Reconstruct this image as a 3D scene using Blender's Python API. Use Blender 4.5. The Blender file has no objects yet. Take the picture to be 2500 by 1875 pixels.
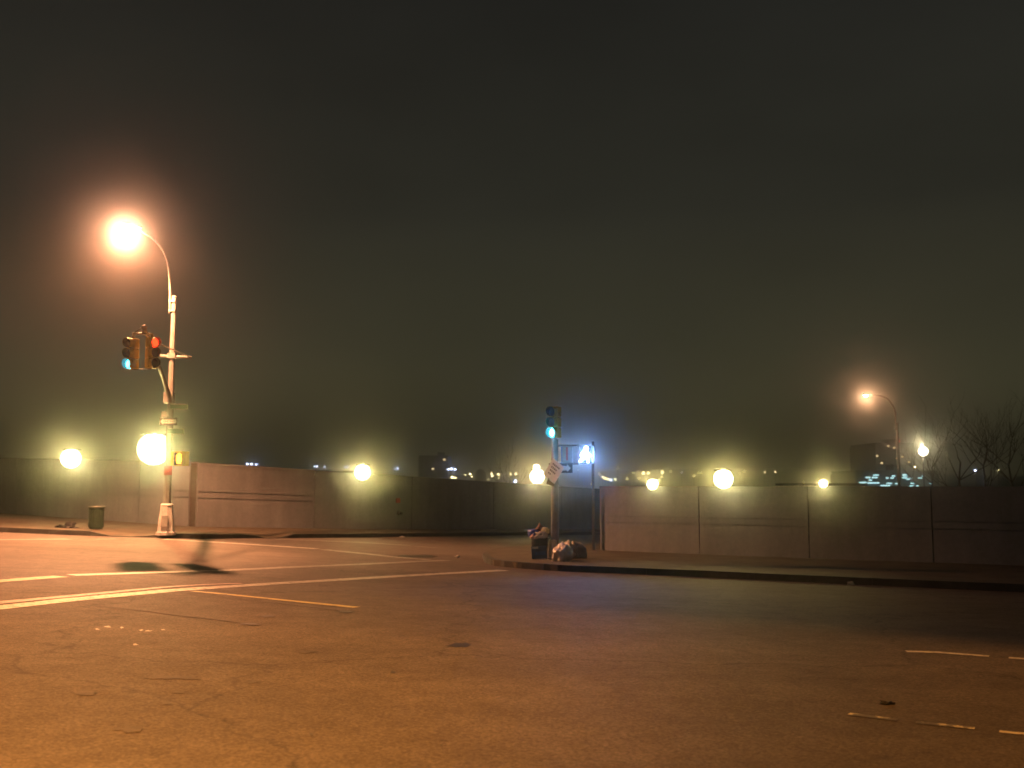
import bpy, bmesh, math, random
from mathutils import Matrix, Vector, Euler, noise as mnoise

random.seed(7)
S = bpy.context.scene
COL = S.collection
R = math.radians

# ------------------------------------------------------------------ camera
EYE = 1.58
FPX = 2500.0                                   # focal length in pixels of the 2500 px wide photograph
PITCH = math.atan((1187 - 937.5) / FPX)
cam_d = bpy.data.cameras.new('camera')
cam = bpy.data.objects.new('camera', cam_d)
COL.objects.link(cam)
cam.location = (0, 0, EYE)
cam.rotation_euler = (R(90) + PITCH, 0, 0)
cam_d.sensor_width = 36
cam_d.lens = 36 * FPX / 2500
cam_d.clip_start = 0.1
cam_d.clip_end = 4000
cam_d.dof.use_dof = True                       # the photograph is softly out of focus in the distance
cam_d.dof.focus_distance = 13.0
cam_d.dof.aperture_fstop = 1.7
S.camera = cam

# ------------------------------------------------------------------ night sky
W = bpy.data.worlds.new('World')
S.world = W
W.use_nodes = True
wn = W.node_tree
wn.nodes.clear()
w_out = wn.nodes.new('ShaderNodeOutputWorld')
w_bg = wn.nodes.new('ShaderNodeBackground')
w_tc = wn.nodes.new('ShaderNodeTexCoord')
w_sep = wn.nodes.new('ShaderNodeSeparateXYZ')
w_rmp = wn.nodes.new('ShaderNodeValToRGB')
wn.links.new(w_tc.outputs['Generated'], w_sep.inputs[0])
wn.links.new(w_sep.outputs['Z'], w_rmp.inputs[0])
w_ns = wn.nodes.new('ShaderNodeTexNoise')        # faint unevenness of the overcast
w_ns.inputs['Scale'].default_value = 2.6
w_ns.inputs['Detail'].default_value = 5
w_map = wn.nodes.new('ShaderNodeMapping')
w_map.inputs['Scale'].default_value = (1, 1, 2.6)
w_mr = wn.nodes.new('ShaderNodeMapRange')
w_mr.inputs['From Min'].default_value = 0.3
w_mr.inputs['From Max'].default_value = 0.7
w_mr.inputs['To Min'].default_value = 0.84
w_mr.inputs['To Max'].default_value = 1.16
w_mul = wn.nodes.new('ShaderNodeMixRGB')
w_mul.blend_type = 'MULTIPLY'
w_mul.inputs[0].default_value = 1.0
wn.links.new(w_tc.outputs['Generated'], w_map.inputs[0])
wn.links.new(w_map.outputs[0], w_ns.inputs['Vector'])
wn.links.new(w_ns.outputs['Fac'], w_mr.inputs['Value'])
wn.links.new(w_rmp.outputs[0], w_mul.inputs[1])
wn.links.new(w_mr.outputs[0], w_mul.inputs[2])
wn.links.new(w_mul.outputs[0], w_bg.inputs[0])
wn.links.new(w_bg.outputs[0], w_out.inputs[0])
cr = w_rmp.color_ramp                          # glow of the city on a hazy night: brighter low down
cr.elements[0].position = 0.0
cr.elements[0].color = (0.150, 0.138, 0.066, 1)
cr.elements[1].position = 1.0
cr.elements[1].color = (0.0115, 0.0115, 0.0108, 1)
for p, c in ((0.06, (0.090, 0.083, 0.042)), (0.14, (0.050, 0.047, 0.0275)), (0.26, (0.0245, 0.0240, 0.0175)), (0.45, (0.0155, 0.0155, 0.0132))):
    e = cr.elements.new(p)
    e.color = (*c, 1)
w_bg.inputs[1].default_value = 1.0

S.view_settings.view_transform = 'Standard'
S.view_settings.look = 'None'
S.view_settings.exposure = 0.0
S.view_settings.gamma = 1.0
S.view_settings.use_curve_mapping = False
try:
    S.cycles.volume_bounces = 0
    S.cycles.max_bounces = 6
    S.cycles.use_light_tree = True
except Exception:
    pass

# ------------------------------------------------------------------ helpers
CAM_ROT = Euler(cam.rotation_euler).to_matrix()
A_, B_ = -0.0415, -0.0141                      # the street falls to the right and away, level on the right


def ground_z(x, y):
    # cross fall that eases out to level right of x = 2
    k = 2.0
    t = (x - 2.0) / k
    soft = x if t < -12 else (2.0 if t > 12 else 2.0 - k * math.log1p(math.exp(-t)) if t > 0 else x - k * math.log1p(math.exp(t)))
    soft = max(soft, -75.0)
    yy = min(max(y, -60.0), 85.0)
    z = A_ * soft + B_ * yy
    if y > 85:
        z -= 8.0 * min(1.0, (y - 85.0) / 50.0)
    return z


def ray(u, v):
    d = CAM_ROT @ Vector((u - 1250.0, -(v - 937.5), -FPX))
    return d / d.y                             # one metre of depth per unit


def at(u, v, y):
    return Vector((0, 0, EYE)) + ray(u, v) * y


def gp(u, v, h=0.0):
    d = ray(u, v)
    y = 25.0
    for _ in range(60):
        f = EYE + d.z * y - ground_z(d.x * y, y) - h
        e = 0.01
        f2 = EYE + d.z * (y + e) - ground_z(d.x * (y + e), y + e) - h
        s = (f2 - f) / e
        if abs(s) < 1e-6:
            break
        y = min(max(y - f / s, 0.5), 400)
    return Vector((d.x * y, y, ground_z(d.x * y, y) + h))


def to_linear(c):
    return c


MATS = {}


def mat(name, color, rough=0.7, var=0.25, scale=6.0, bump=0.0, bump_scale=40.0, metal=0.0, spec=0.4, color2=None):
    if name in MATS:
        return MATS[name]
    m = bpy.data.materials.new(name)
    m.use_nodes = True
    nt = m.node_tree
    b = nt.nodes['Principled BSDF']
    b.inputs['Roughness'].default_value = rough
    b.inputs['Metallic'].default_value = metal
    b.inputs['Specular IOR Level'].default_value = spec
    tc = nt.nodes.new('ShaderNodeTexCoord')
    nz = nt.nodes.new('ShaderNodeTexNoise')
    nz.inputs['Scale'].default_value = scale
    nz.inputs['Detail'].default_value = 5
    nz.inputs['Roughness'].default_value = 0.65
    nt.links.new(tc.outputs['Object'], nz.inputs['Vector'])
    mx = nt.nodes.new('ShaderNodeValToRGB')
    c2 = color2 or tuple(max(0.0, c * (1 - var)) for c in color)
    c1 = tuple(min(1.0, c * (1 + var)) for c in color)
    mx.color_ramp.elements[0].position = 0.35
    mx.color_ramp.elements[1].position = 0.65
    mx.color_ramp.elements[0].color = (*c2, 1)
    mx.color_ramp.elements[1].color = (*c1, 1)
    nt.links.new(nz.outputs['Fac'], mx.inputs[0])
    nt.links.new(mx.outputs[0], b.inputs['Base Color'])
    if bump > 0:
        n2 = nt.nodes.new('ShaderNodeTexNoise')
        n2.inputs['Scale'].default_value = bump_scale
        n2.inputs['Detail'].default_value = 3
        nt.links.new(tc.outputs['Object'], n2.inputs['Vector'])
        bp = nt.nodes.new('ShaderNodeBump')
        bp.inputs['Strength'].default_value = bump
        bp.inputs['Distance'].default_value = 0.02
        nt.links.new(n2.outputs['Fac'], bp.inputs['Height'])
        nt.links.new(bp.outputs[0], b.inputs['Normal'])
    MATS[name] = m
    return m


def glow(name, color, strength):
    if name in MATS:
        return MATS[name]
    m = bpy.data.materials.new(name)
    m.use_nodes = True
    b = m.node_tree.nodes['Principled BSDF']
    b.inputs['Base Color'].default_value = (0.3, 0.3, 0.3, 1)
    b.inputs['Emission Color'].default_value = (*color, 1)
    b.inputs['Emission Strength'].default_value = strength
    MATS[name] = m
    return m


class MB:
    """collects shapes; build() links them as ONE mesh object"""
    def __init__(self):
        self.v, self.f, self.smooth = [], [], []

    def add(self, vs, fs, smooth=False):
        o = len(self.v)
        self.v += [Vector(p) for p in vs]
        self.f += [[i + o for i in f] for f in fs]
        self.smooth += [smooth] * len(fs)
        return self

    def box(self, c, s, rot=None, taper=1.0):
        sx, sy, sz = s[0] / 2, s[1] / 2, s[2] / 2
        P = [Vector((x * sx * (taper if z > 0 else 1), y * sy * (taper if z > 0 else 1), z * sz)) for z in (-1, 1) for y in (-1, 1) for x in (-1, 1)]
        if rot is not None:
            M = Euler(rot).to_matrix()
            P = [M @ p for p in P]
        P = [p + Vector(c) for p in P]
        return self.add(P, [(0, 2, 3, 1), (4, 5, 7, 6), (0, 1, 5, 4), (1, 3, 7, 5), (3, 2, 6, 7), (2, 0, 4, 6)])

    def tube(self, pts, rad, n=10, cap=True, smooth=True):
        pts = [Vector(p) for p in pts]
        if not isinstance(rad, (list, tuple)):
            rad = [rad] * len(pts)
        ref = None
        rings = []
        for i, p in enumerate(pts):
            t = (pts[min(i + 1, len(pts) - 1)] - pts[max(i - 1, 0)])
            if t.length < 1e-9:
                t = Vector((0, 0, 1))
            t.normalize()
            if ref is None:
                ref = Vector((1, 0, 0)) if abs(t.x) < 0.8 else Vector((0, 1, 0))
            a = (ref - t * ref.dot(t)).normalized()
            b = t.cross(a)
            ref = a
            rings.append([p + a * math.cos(2 * math.pi * k / n) * rad[i] + b * math.sin(2 * math.pi * k / n) * rad[i] for k in range(n)])
        vs = [q for r in rings for q in r]
        fs = []
        for i in range(len(rings) - 1):
            for k in range(n):
                k2 = (k + 1) % n
                fs.append((i * n + k, i * n + k2, (i + 1) * n + k2, (i + 1) * n + k))
        self.add(vs, fs, smooth)
        if cap:
            self.add(rings[0], [tuple(reversed(range(n)))])
            self.add(rings[-1], [tuple(range(n))])
        return self

    def lathe(self, prof, n=20, c=(0, 0, 0), smooth=True):
        vs, fs = [], []
        for r, z in prof:
            for k in range(n):
                a = 2 * math.pi * (k + 0.5) / n
                vs.append((c[0] + r * math.cos(a), c[1] + r * math.sin(a), c[2] + z))
        for i in range(len(prof) - 1):
            for k in range(n):
                k2 = (k + 1) % n
                fs.append((i * n + k, i * n + k2, (i + 1) * n + k2, (i + 1) * n + k))
        return self.add(vs, fs, smooth)

    def sphere(self, c, r, n=12, m=8, sq=(1, 1, 1)):
        prof_v, fs = [], []
        for i in range(m + 1):
            th = math.pi * i / m
            for k in range(n):
                a = 2 * math.pi * k / n
                prof_v.append((c[0] + r * sq[0] * math.sin(th) * math.cos(a), c[1] + r * sq[1] * math.sin(th) * math.sin(a), c[2] + r * sq[2] * math.cos(th)))
        for i in range(m):
            for k in range(n):
                k2 = (k + 1) % n
                fs.append((i * n + k, (i + 1) * n + k, (i + 1) * n + k2, i * n + k2))
        return self.add(prof_v, fs, True)

    def prism(self, poly, y0, y1):
        """polygon in local x-z given a thickness from y0 (front) to y1"""
        n = len(poly)
        vs = [(x, y0, z) for x, z in poly] + [(x, y1, z) for x, z in poly]
        fs = [tuple(range(n)), tuple(range(2 * n - 1, n - 1, -1))]
        fs += [(i, i + n, (i + 1) % n + n, (i + 1) % n) for i in range(n)]
        return self.add(vs, fs)

    def build(self, name, m, parent=None, world=False, bevel=0.0):
        vs = self.v
        if world and parent is not None:
            mi = root_matrix(parent).inverted()
            vs = [mi @ p for p in vs]
        me = bpy.data.meshes.new(name)
        me.from_pydata([tuple(p) for p in vs], [], self.f)
        me.polygons.foreach_set('use_smooth', self.smooth)
        me.materials.append(m)
        me.update()
        bm = bmesh.new()
        bm.from_mesh(me)
        bmesh.ops.remove_doubles(bm, verts=bm.verts, dist=1e-5)
        bmesh.ops.recalc_face_normals(bm, faces=bm.faces)
        if bevel > 0:
            eds = [e for e in bm.edges if len(e.link_faces) == 2 and e.calc_face_angle(0) > 0.6]
            bmesh.ops.bevel(bm, geom=eds, offset=bevel, segments=1, affect='EDGES', clamp_overlap=True)
        bm.to_mesh(me)
        bm.free()
        o = bpy.data.objects.new(name, me)
        COL.objects.link(o)
        if parent is not None:
            o.parent = parent
        return o


def root_matrix(o):
    while o.parent is not None:
        o = o.parent
    return Matrix.LocRotScale(o.location, o.rotation_euler, o.scale)


def tag(o, label=None, cat=None, group=None, kind=None):
    if label:
        o['label'] = label
    if cat:
        o['category'] = cat
    if group:
        o['group'] = group
    if kind:
        o['kind'] = kind
    return o


def thing(name, label, cat, loc, rz=0.0, group=None):
    o = bpy.data.objects.new(name, None)
    COL.objects.link(o)
    o.location = loc
    o.rotation_euler = (0, 0, rz)
    o.empty_display_size = 0.3
    return tag(o, label, cat, group)


def copy_tree(o, parent=None):
    c = o.copy()
    COL.objects.link(c)
    if parent is not None:
        c.parent = parent
    for ch in list(o.children):
        copy_tree(ch, c)
    return c


def lamp_light(parent, loc, color, watts, radius=0.12, kind='POINT', cone=None, blend=0.5, aim=None):
    d = bpy.data.lights.new('lamp_light', kind)
    d.color = color
    d.energy = watts
    d.shadow_soft_size = radius
    if kind == 'SPOT':
        d.spot_size = cone
        d.spot_blend = blend
    o = bpy.data.objects.new('lamp_light', d)
    COL.objects.link(o)
    o.parent = parent
    mi = root_matrix(parent).inverted()
    o.location = mi @ Vector(loc)
    if aim is not None:
        q = (Vector(aim) - Vector(loc)).to_track_quat('-Z', 'Y').to_matrix()
        o.rotation_euler = (mi.to_3x3() @ q).to_euler()
    return o


SODIUM = (1.0, 0.37, 0.145)
SODIUM2 = (1.0, 0.375, 0.062)
YELLOW = (1.0, 0.80, 0.27)

# ------------------------------------------------------------------ materials
def asphalt(name, base, spec=0.12):
    m = bpy.data.materials.new(name)
    m.use_nodes = True
    nt = m.node_tree
    L = nt.links.new
    b = nt.nodes['Principled BSDF']
    tc = nt.nodes.new('ShaderNodeTexCoord')

    def nz(scale, detail=4, rough=0.6, stretch=None):
        n = nt.nodes.new('ShaderNodeTexNoise')
        n.inputs['Scale'].default_value = scale
        n.inputs['Detail'].default_value = detail
        n.inputs['Roughness'].default_value = rough
        if stretch:
            mp = nt.nodes.new('ShaderNodeMapping')
            mp.inputs['Scale'].default_value = stretch
            mp.inputs['Rotation'].default_value = (0, 0, R(-8))
            L(tc.outputs['Object'], mp.inputs[0])
            L(mp.outputs[0], n.inputs['Vector'])
        else:
            L(tc.outputs['Object'], n.inputs['Vector'])
        return n

    def ramp(src, p0, c0, p1, c1):
        r = nt.nodes.new('ShaderNodeMapRange')
        r.inputs['From Min'].default_value = p0
        r.inputs['From Max'].default_value = p1
        r.inputs['To Min'].default_value = c0
        r.inputs['To Max'].default_value = c1
        L(src, r.inputs['Value'])
        return r.outputs[0]

    def mul(a, c):
        k = nt.nodes.new('ShaderNodeMath')
        k.operation = 'MULTIPLY'
        L(a, k.inputs[0])
        L(c, k.inputs[1])
        return k.outputs[0]

    big = ramp(nz(0.22, 3).outputs['Fac'], 0.35, 0.84, 0.65, 1.12)
    track = ramp(nz(0.5, 4, 0.6, (0.12, 1.0, 1)).outputs['Fac'], 0.35, 0.82, 0.62, 1.10)
    mid = ramp(nz(3.0, 5).outputs['Fac'], 0.33, 0.88, 0.66, 1.10)
    spots = ramp(nz(1.7, 2).outputs['Fac'], 0.22, 0.66, 0.30, 1.0)
    fine = ramp(nz(38, 4, 0.8).outputs['Fac'], 0.30, 0.62, 0.70, 1.36)
    vo = nt.nodes.new('ShaderNodeTexVoronoi')
    vo.inputs['Scale'].default_value = 55
    L(tc.outputs['Object'], vo.inputs['Vector'])
    sepc = nt.nodes.new('ShaderNodeSeparateColor')
    L(vo.outputs['Color'], sepc.inputs[0])
    stone = ramp(sepc.outputs[0], 0.0, 0.7, 1.0, 1.34)
    # cracks
    vc = nt.nodes.new('ShaderNodeTexVoronoi')
    vc.feature = 'DISTANCE_TO_EDGE'
    vc.inputs['Scale'].default_value = 0.16
    wv = nz(1.3, 4)
    add = nt.nodes.new('ShaderNodeMixRGB')
    add.blend_type = 'ADD'
    add.inputs[0].default_value = 1.0
    L(tc.outputs['Object'], add.inputs[1])
    L(wv.outputs['Color'], add.inputs[2])
    L(add.outputs[0], vc.inputs['Vector'])
    crack = ramp(vc.outputs['Distance'], 0.0, 0.62, 0.006, 1.0)
    k = mul(mul(mul(big, track), mul(mid, fine)), mul(mul(stone, crack), spots))
    col = nt.nodes.new('ShaderNodeMixRGB')
    col.blend_type = 'MULTIPLY'
    col.inputs[0].default_value = 1.0
    col.inputs[1].default_value = (*base, 1)
    L(k, col.inputs[2])
    L(col.outputs[0], b.inputs['Base Color'])
    b.inputs['Roughness'].default_value = 0.62
    L(ramp(mid, 0.8, 0.75, 1.16, 0.66), b.inputs['Roughness'])
    b.inputs['Specular IOR Level'].default_value = spec
    bp = nt.nodes.new('ShaderNodeBump')
    bp.inputs['Strength'].default_value = 0.55
    bp.inputs['Distance'].default_value = 0.012
    L(mul(stone, fine), bp.inputs['Height'])
    L(bp.outputs[0], b.inputs['Normal'])
    MATS[name] = m
    return m


def paint(name, color, under, wear_lo, wear_hi, scale=9.0):
    """road paint worn through to the asphalt"""
    m = bpy.data.materials.new(name)
    m.use_nodes = True
    nt = m.node_tree
    L = nt.links.new
    b = nt.nodes['Principled BSDF']
    tc = nt.nodes.new('ShaderNodeTexCoord')
    n = nt.nodes.new('ShaderNodeTexNoise')
    n.inputs['Scale'].default_value = scale
    n.inputs['Detail'].default_value = 6
    n.inputs['Roughness'].default_value = 0.75
    L(tc.outputs['Object'], n.inputs['Vector'])
    r = nt.nodes.new('ShaderNodeValToRGB')
    r.color_ramp.elements[0].position = wear_lo
    r.color_ramp.elements[1].position = wear_hi
    r.color_ramp.elements[0].color = (*under, 1)
    r.color_ramp.elements[1].color = (*color, 1)
    L(n.outputs['Fac'], r.inputs[0])
    L(r.outputs[0], b.inputs['Base Color'])
    b.inputs['Roughness'].default_value = 0.6
    MATS[name] = m
    return m


ASPHALT = asphalt('asphalt', (0.110, 0.096, 0.087))
ASPHALT_SEAL = mat('tar', (0.022, 0.020, 0.018), 0.55, 0.4, 5)
TAR_WORN = mat('worn_tar', (0.066, 0.059, 0.050), 0.75, 0.35, 7, 0.3, 60)
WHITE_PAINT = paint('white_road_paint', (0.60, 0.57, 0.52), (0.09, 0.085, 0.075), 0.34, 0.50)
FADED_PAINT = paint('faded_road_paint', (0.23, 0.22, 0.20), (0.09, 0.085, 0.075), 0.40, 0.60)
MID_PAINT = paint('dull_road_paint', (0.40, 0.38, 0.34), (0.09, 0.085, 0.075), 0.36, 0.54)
PINK_PAINT = paint('pinkish_road_paint', (0.46, 0.30, 0.27), (0.10, 0.08, 0.075), 0.36, 0.54)
CHIPPED_PAINT = paint('chipped_road_paint', (0.60, 0.55, 0.40), (0.085, 0.08, 0.07), 0.49, 0.56, 5.0)
YELLOW_PAINT = paint('yellow_road_paint', (0.44, 0.36, 0.12), (0.09, 0.085, 0.075), 0.33, 0.50)
PAVING = mat('dirty_paving', (0.075, 0.060, 0.042), 0.85, 0.35, 1.6, 0.4, 30)
KERB = mat('kerb_stone', (0.040, 0.039, 0.038), 0.8, 0.4, 3, 0.4, 25)


def concrete(name, base, var=0.3):
    m = bpy.data.materials.new(name)
    m.use_nodes = True
    nt = m.node_tree
    L = nt.links.new
    b = nt.nodes['Principled BSDF']
    tc = nt.nodes.new('ShaderNodeTexCoord')
    k = None
    for sc, lo, hi, st in ((0.35, 1 - var, 1 + var, (1, 1, 1)), (2.2, 1 - var * .6, 1 + var * .5, (1, 1, 0.18)), (9, 1 - var * .45, 1 + var * .4, (1, 1, 1)), (70, .8, 1.2, (1, 1, 1))):
        mp = nt.nodes.new('ShaderNodeMapping')
        mp.inputs['Scale'].default_value = st
        n = nt.nodes.new('ShaderNodeTexNoise')
        n.inputs['Scale'].default_value = sc
        n.inputs['Detail'].default_value = 4
        n.inputs['Roughness'].default_value = .65
        L(tc.outputs['Object'], mp.inputs[0])
        L(mp.outputs[0], n.inputs['Vector'])
        r = nt.nodes.new('ShaderNodeMapRange')
        r.inputs['From Min'].default_value = .32
        r.inputs['From Max'].default_value = .68
        r.inputs['To Min'].default_value = lo
        r.inputs['To Max'].default_value = hi
        L(n.outputs['Fac'], r.inputs['Value'])
        if k is None:
            k = r.outputs[0]
        else:
            mu = nt.nodes.new('ShaderNodeMath')
            mu.operation = 'MULTIPLY'
            L(k, mu.inputs[0])
            L(r.outputs[0], mu.inputs[1])
            k = mu.outputs[0]
    c = nt.nodes.new('ShaderNodeMixRGB')
    c.blend_type = 'MULTIPLY'
    c.inputs[0].default_value = 1
    c.inputs[1].default_value = (*base, 1)
    L(k, c.inputs[2])
    L(c.outputs[0], b.inputs['Base Color'])
    b.inputs['Roughness'].default_value = .9
    bp = nt.nodes.new('ShaderNodeBump')
    bp.inputs['Strength'].default_value = .35
    bp.inputs['Distance'].default_value = .02
    L(k, bp.inputs['Height'])
    L(bp.outputs[0], b.inputs['Normal'])
    MATS[name] = m
    return m


CONCRETE = concrete('wall_concrete', (0.175, 0.186, 0.204), .22)
CONCRETE_D = mat('wall_joint', (0.06, 0.058, 0.055), 0.9, 0.3, 3)
CONCRETE_P = concrete('pedestal_concrete', (0.45, 0.44, 0.42), .2)
GALV = mat('galvanised_steel', (0.21, 0.207, 0.20), 0.5, 0.2, 5, 0.15, 30, metal=0.25)
DARK_STEEL = mat('dark_steel', (0.12, 0.115, 0.105), 0.55, 0.3, 5, metal=0.3)
SIGNAL_YELLOW = mat('signal_yellow', (0.50, 0.37, 0.03), 0.5, 0.15, 8)
VISOR_IN = mat('visor_black', (0.012, 0.012, 0.012), 0.6, 0.2, 8)
LENS_OFF = mat('dark_lens', (0.02, 0.012, 0.012), 0.25, 0.2, 8)
BLACK = mat('black_plastic', (0.014, 0.014, 0.016), 0.45, 0.3, 9)
SIGN_GREEN = mat('sign_green', (0.01, 0.075, 0.035), 0.45, 0.15, 6)
SIGN_WHITE = mat('sign_white', (0.62, 0.60, 0.56), 0.5, 0.08, 6)
SIGN_BLACK = mat('sign_black', (0.018, 0.018, 0.02), 0.5, 0.2, 6)
SIGN_GREY = mat('sign_back_grey', (0.24, 0.235, 0.225), 0.5, 0.15, 6, metal=0.3)
SIGN_RED = mat('sign_red', (0.38, 0.025, 0.02), 0.5, 0.15, 6)
BARK = mat('bark', (0.15, 0.125, 0.09), 0.9, 0.35, 9, 0.3, 30)
BIN_GREEN = mat('bin_green', (0.022, 0.036, 0.020), 0.5, 0.3, 7, 0.2, 30)

# ------------------------------------------------------------------ ground, roads, pavements
def ground_grid(name, xs, ys, dz, m):
    vs = [(x, y, ground_z(x, y) + dz) for y in ys for x in xs]
    nx = len(xs)
    fs = [(j * nx + i, j * nx + i + 1, (j + 1) * nx + i + 1, (j + 1) * nx + i) for j in range(len(ys) - 1) for i in range(nx - 1)]
    mb = MB()
    mb.add(vs, fs, True)
    return tag(mb.build(name, m), kind='structure')


gx = [-1200, -700, -350, -180, -110, -75, -50, -30, -20, -12, -6, -3, 0, 2, 4, 6, 9, 14, 24, 45, 80, 180, 400, 700, 1200]
gy = [-60, -45, -20, 0, 20, 40, 60, 72, 85, 95, 110, 135, 180, 300, 500, 800, 1300]
ground = ground_grid('ground', gx, gy, -0.06, mat('bare_earth', (0.05, 0.045, 0.035), 0.95, 0.3, 0.3))
ground['label'] = 'dark flat ground beyond the walls'
rx = [-70, -50, -30, -20, -14] + [x * 0.75 for x in range(-14, 20)] + [16, 20, 26, 34, 50, 70]
ry = [-30, -20, -10, 0, 6] + list(range(10, 60, 5)) + [64, 70, 76]
road = ground_grid('road', rx, ry, 0.0, ASPHALT)


def strip(pts, w0, w1=None, lift=0.005, ragged=0.0, seg=0.35):
    """a painted strip along ground points (widths in metres, from first to last)"""
    w1 = w0 if w1 is None else w1
    P = []
    for a, b in zip(pts[:-1], pts[1:]):
        n = max(1, int((b - a).length / seg))
        P += [a.lerp(b, i / n) for i in range(n)]
    P.append(pts[-1])
    vs = []
    N = len(P)
    for i, p in enumerate(P):
        t = P[min(i + 1, N - 1)] - P[max(i - 1, 0)]
        t.z = 0
        t.normalize()
        s = Vector((-t.y, t.x, 0))
        w = (w0 + (w1 - w0) * i / max(1, N - 1)) / 2
        for sg in (-1, 1):
            q = p + s * sg * w * (1 + ragged * random.uniform(-1, 0.3))
            vs.append((q.x, q.y, ground_z(q.x, q.y) + lift))
    fs = [(2 * i, 2 * i + 2, 2 * i + 3, 2 * i + 1) for i in range(N - 1)]
    return MB().add(vs, fs)


def line(name, px, m, w0, w1=None, lift=0.005, ragged=0.12, label=None):
    pts = [gp(u, v) for u, v in px]
    o = strip(pts, w0, w1, lift, ragged).build(name, m, road)
    if label:
        o['label'] = label
    return o


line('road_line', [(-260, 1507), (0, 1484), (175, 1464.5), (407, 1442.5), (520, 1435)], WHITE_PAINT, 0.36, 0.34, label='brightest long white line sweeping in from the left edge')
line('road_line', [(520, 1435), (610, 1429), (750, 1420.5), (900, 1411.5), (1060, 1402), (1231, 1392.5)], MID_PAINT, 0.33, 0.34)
line('road_line', [(-260, 1492), (0, 1471.5), (175, 1455.5), (407, 1433.5), (500, 1427.5), (590, 1424.5)], PINK_PAINT, 0.30, 0.10)
line('road_line', [(-220, 1437), (0, 1419), (148, 1407.5)], YELLOW_PAINT, 0.34, 0.34)
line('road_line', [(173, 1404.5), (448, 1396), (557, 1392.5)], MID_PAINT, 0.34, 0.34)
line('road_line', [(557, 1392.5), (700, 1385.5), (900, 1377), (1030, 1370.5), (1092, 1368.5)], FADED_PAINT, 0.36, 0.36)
line('road_line', [(-220, 1318), (0, 1318), (169, 1316.5)], FADED_PAINT, 0.40)
line('road_line', [(232, 1316.8), (284, 1316)], FADED_PAINT, 0.25)
line('road_line', [(399, 1316.5), (545, 1325), (660, 1332.5), (773, 1340)], MID_PAINT, 0.36, 0.36)
line('road_line', [(789, 1342), (900, 1353), (965, 1360.5), (1047, 1367)], FADED_PAINT, 0.38, 0.38)
line('road_line', [(672, 1317), (762, 1319.5), (897, 1325.5), (1000, 1331.8)], FADED_PAINT, 0.32, 0.32)
line('road_line', [(1017, 1333.5), (1065, 1338)], FADED_PAINT, 0.15)
line('road_line', [(470, 1443.5), (560, 1452), (720, 1468.5), (871, 1483.5)], YELLOW_PAINT, 0.14, 0.19, label='thin yellow line ending in the middle of the road')
line('road_line', [(2212, 1591), (2290, 1593.5), (2415, 1603)], WHITE_PAINT, 0.13, 0.12)
line('road_line', [(2463, 1606.5), (2620, 1618)], WHITE_PAINT, 0.12)
line('road_line', [(2072, 1744), (2190, 1759)], CHIPPED_PAINT, 0.12, 0.11, ragged=0.4)
line('road_line', [(2236, 1764), (2380, 1779)], CHIPPED_PAINT, 0.11, 0.11, ragged=0.4)
line('road_line', [(2440, 1787), (2620, 1806)], CHIPPED_PAINT, 0.10, 0.09, ragged=0.4)
# tar seams and cracks
line('tar_seam', [(440, 1449), (560, 1460), (720, 1477), (860, 1494)], TAR_WORN, 0.06, 0.12, ragged=0.5)
line('tar_seam', [(228, 1479), (330, 1489), (480, 1508), (639, 1526)], TAR_WORN, 0.05, 0.11, ragged=0.5)
line('tar_seam', [(700, 1424.5), (900, 1408.5), (1060, 1398.5)], ASPHALT_SEAL, 0.10, 0.10, lift=0.0035)
line('tar_seam', [(880, 1565), (1050, 1548), (1250, 1535), (1420, 1527)], TAR_WORN, 0.02, 0.03, ragged=0.8)
line('tar_seam', [(560, 1347), (640, 1346), (720, 1345.5)], TAR_WORN, 0.15, 0.1, ragged=0.6)


def patch(u, v, du, dv, m, lift=0.004, n=30, amp=0.6, name='dark_patch'):
    c = gp(u, v)
    ex = gp(u + du, v) - c
    ey = gp(u, v - dv) - c
    vs = [(c.x, c.y, ground_z(c.x, c.y) + lift)]
    ph = random.uniform(0, 100)
    for k in range(n):
        a = 2 * math.pi * k / n
        rr = 1 + amp * mnoise.noise(Vector((math.cos(a) * 1.6 + ph, math.sin(a) * 1.6, 0))) * 1.6 + .22 * mnoise.noise(Vector((math.cos(a) * 5 + ph, math.sin(a) * 5, 3)))
        q = c + ex * math.cos(a) * rr + ey * math.sin(a) * rr
        vs.append((q.x, q.y, ground_z(q.x, q.y) + lift))
    return MB().add(vs, [(0, 1 + k, 1 + (k + 1) % n) for k in range(n)]).build(name, m, road)


patch(1123, 1575, 21, 4, ASPHALT_SEAL, amp=0.7)
patch(959, 1642, 7, 2.5, ASPHALT_SEAL)
patch(210, 1692, 30, 5, TAR_WORN)
patch(316, 1778, 32, 8, TAR_WORN)
patch(655, 1505, 16, 2.5, ASPHALT_SEAL, amp=.6)
patch(842, 1494.5, 18, 2.2, ASPHALT_SEAL, 0.007)
patch(610, 1525, 22, 2.4, ASPHALT_SEAL, 0.007)
patch(436, 1691, 14, 3, TAR_WORN)
patch(405, 1718, 12, 4, TAR_WORN)
patch(616, 1665, 16, 3, TAR_WORN)
patch(857, 1699, 7, 3, TAR_WORN)
patch(760, 1794, 5, 2.5, ASPHALT_SEAL)
patch(1248, 1734, 9, 3, TAR_WORN)
patch(1077, 1820, 4, 2, ASPHALT_SEAL)
patch(1205, 1511, 20, 2.5, TAR_WORN)
patch(1015, 1358, 50, 3.5, ASPHALT_SEAL, 0.0035, amp=.4)  # wide dark patch lying flat on the road
patch(752, 1591, 26, 3, TAR_WORN, amp=.6)
patch(415, 1655, 60, 5, TAR_WORN, amp=.7)
patch(1440, 1643, 12, 2, TAR_WORN)
patch(1809, 1745, 4, 2, TAR_WORN)
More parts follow.
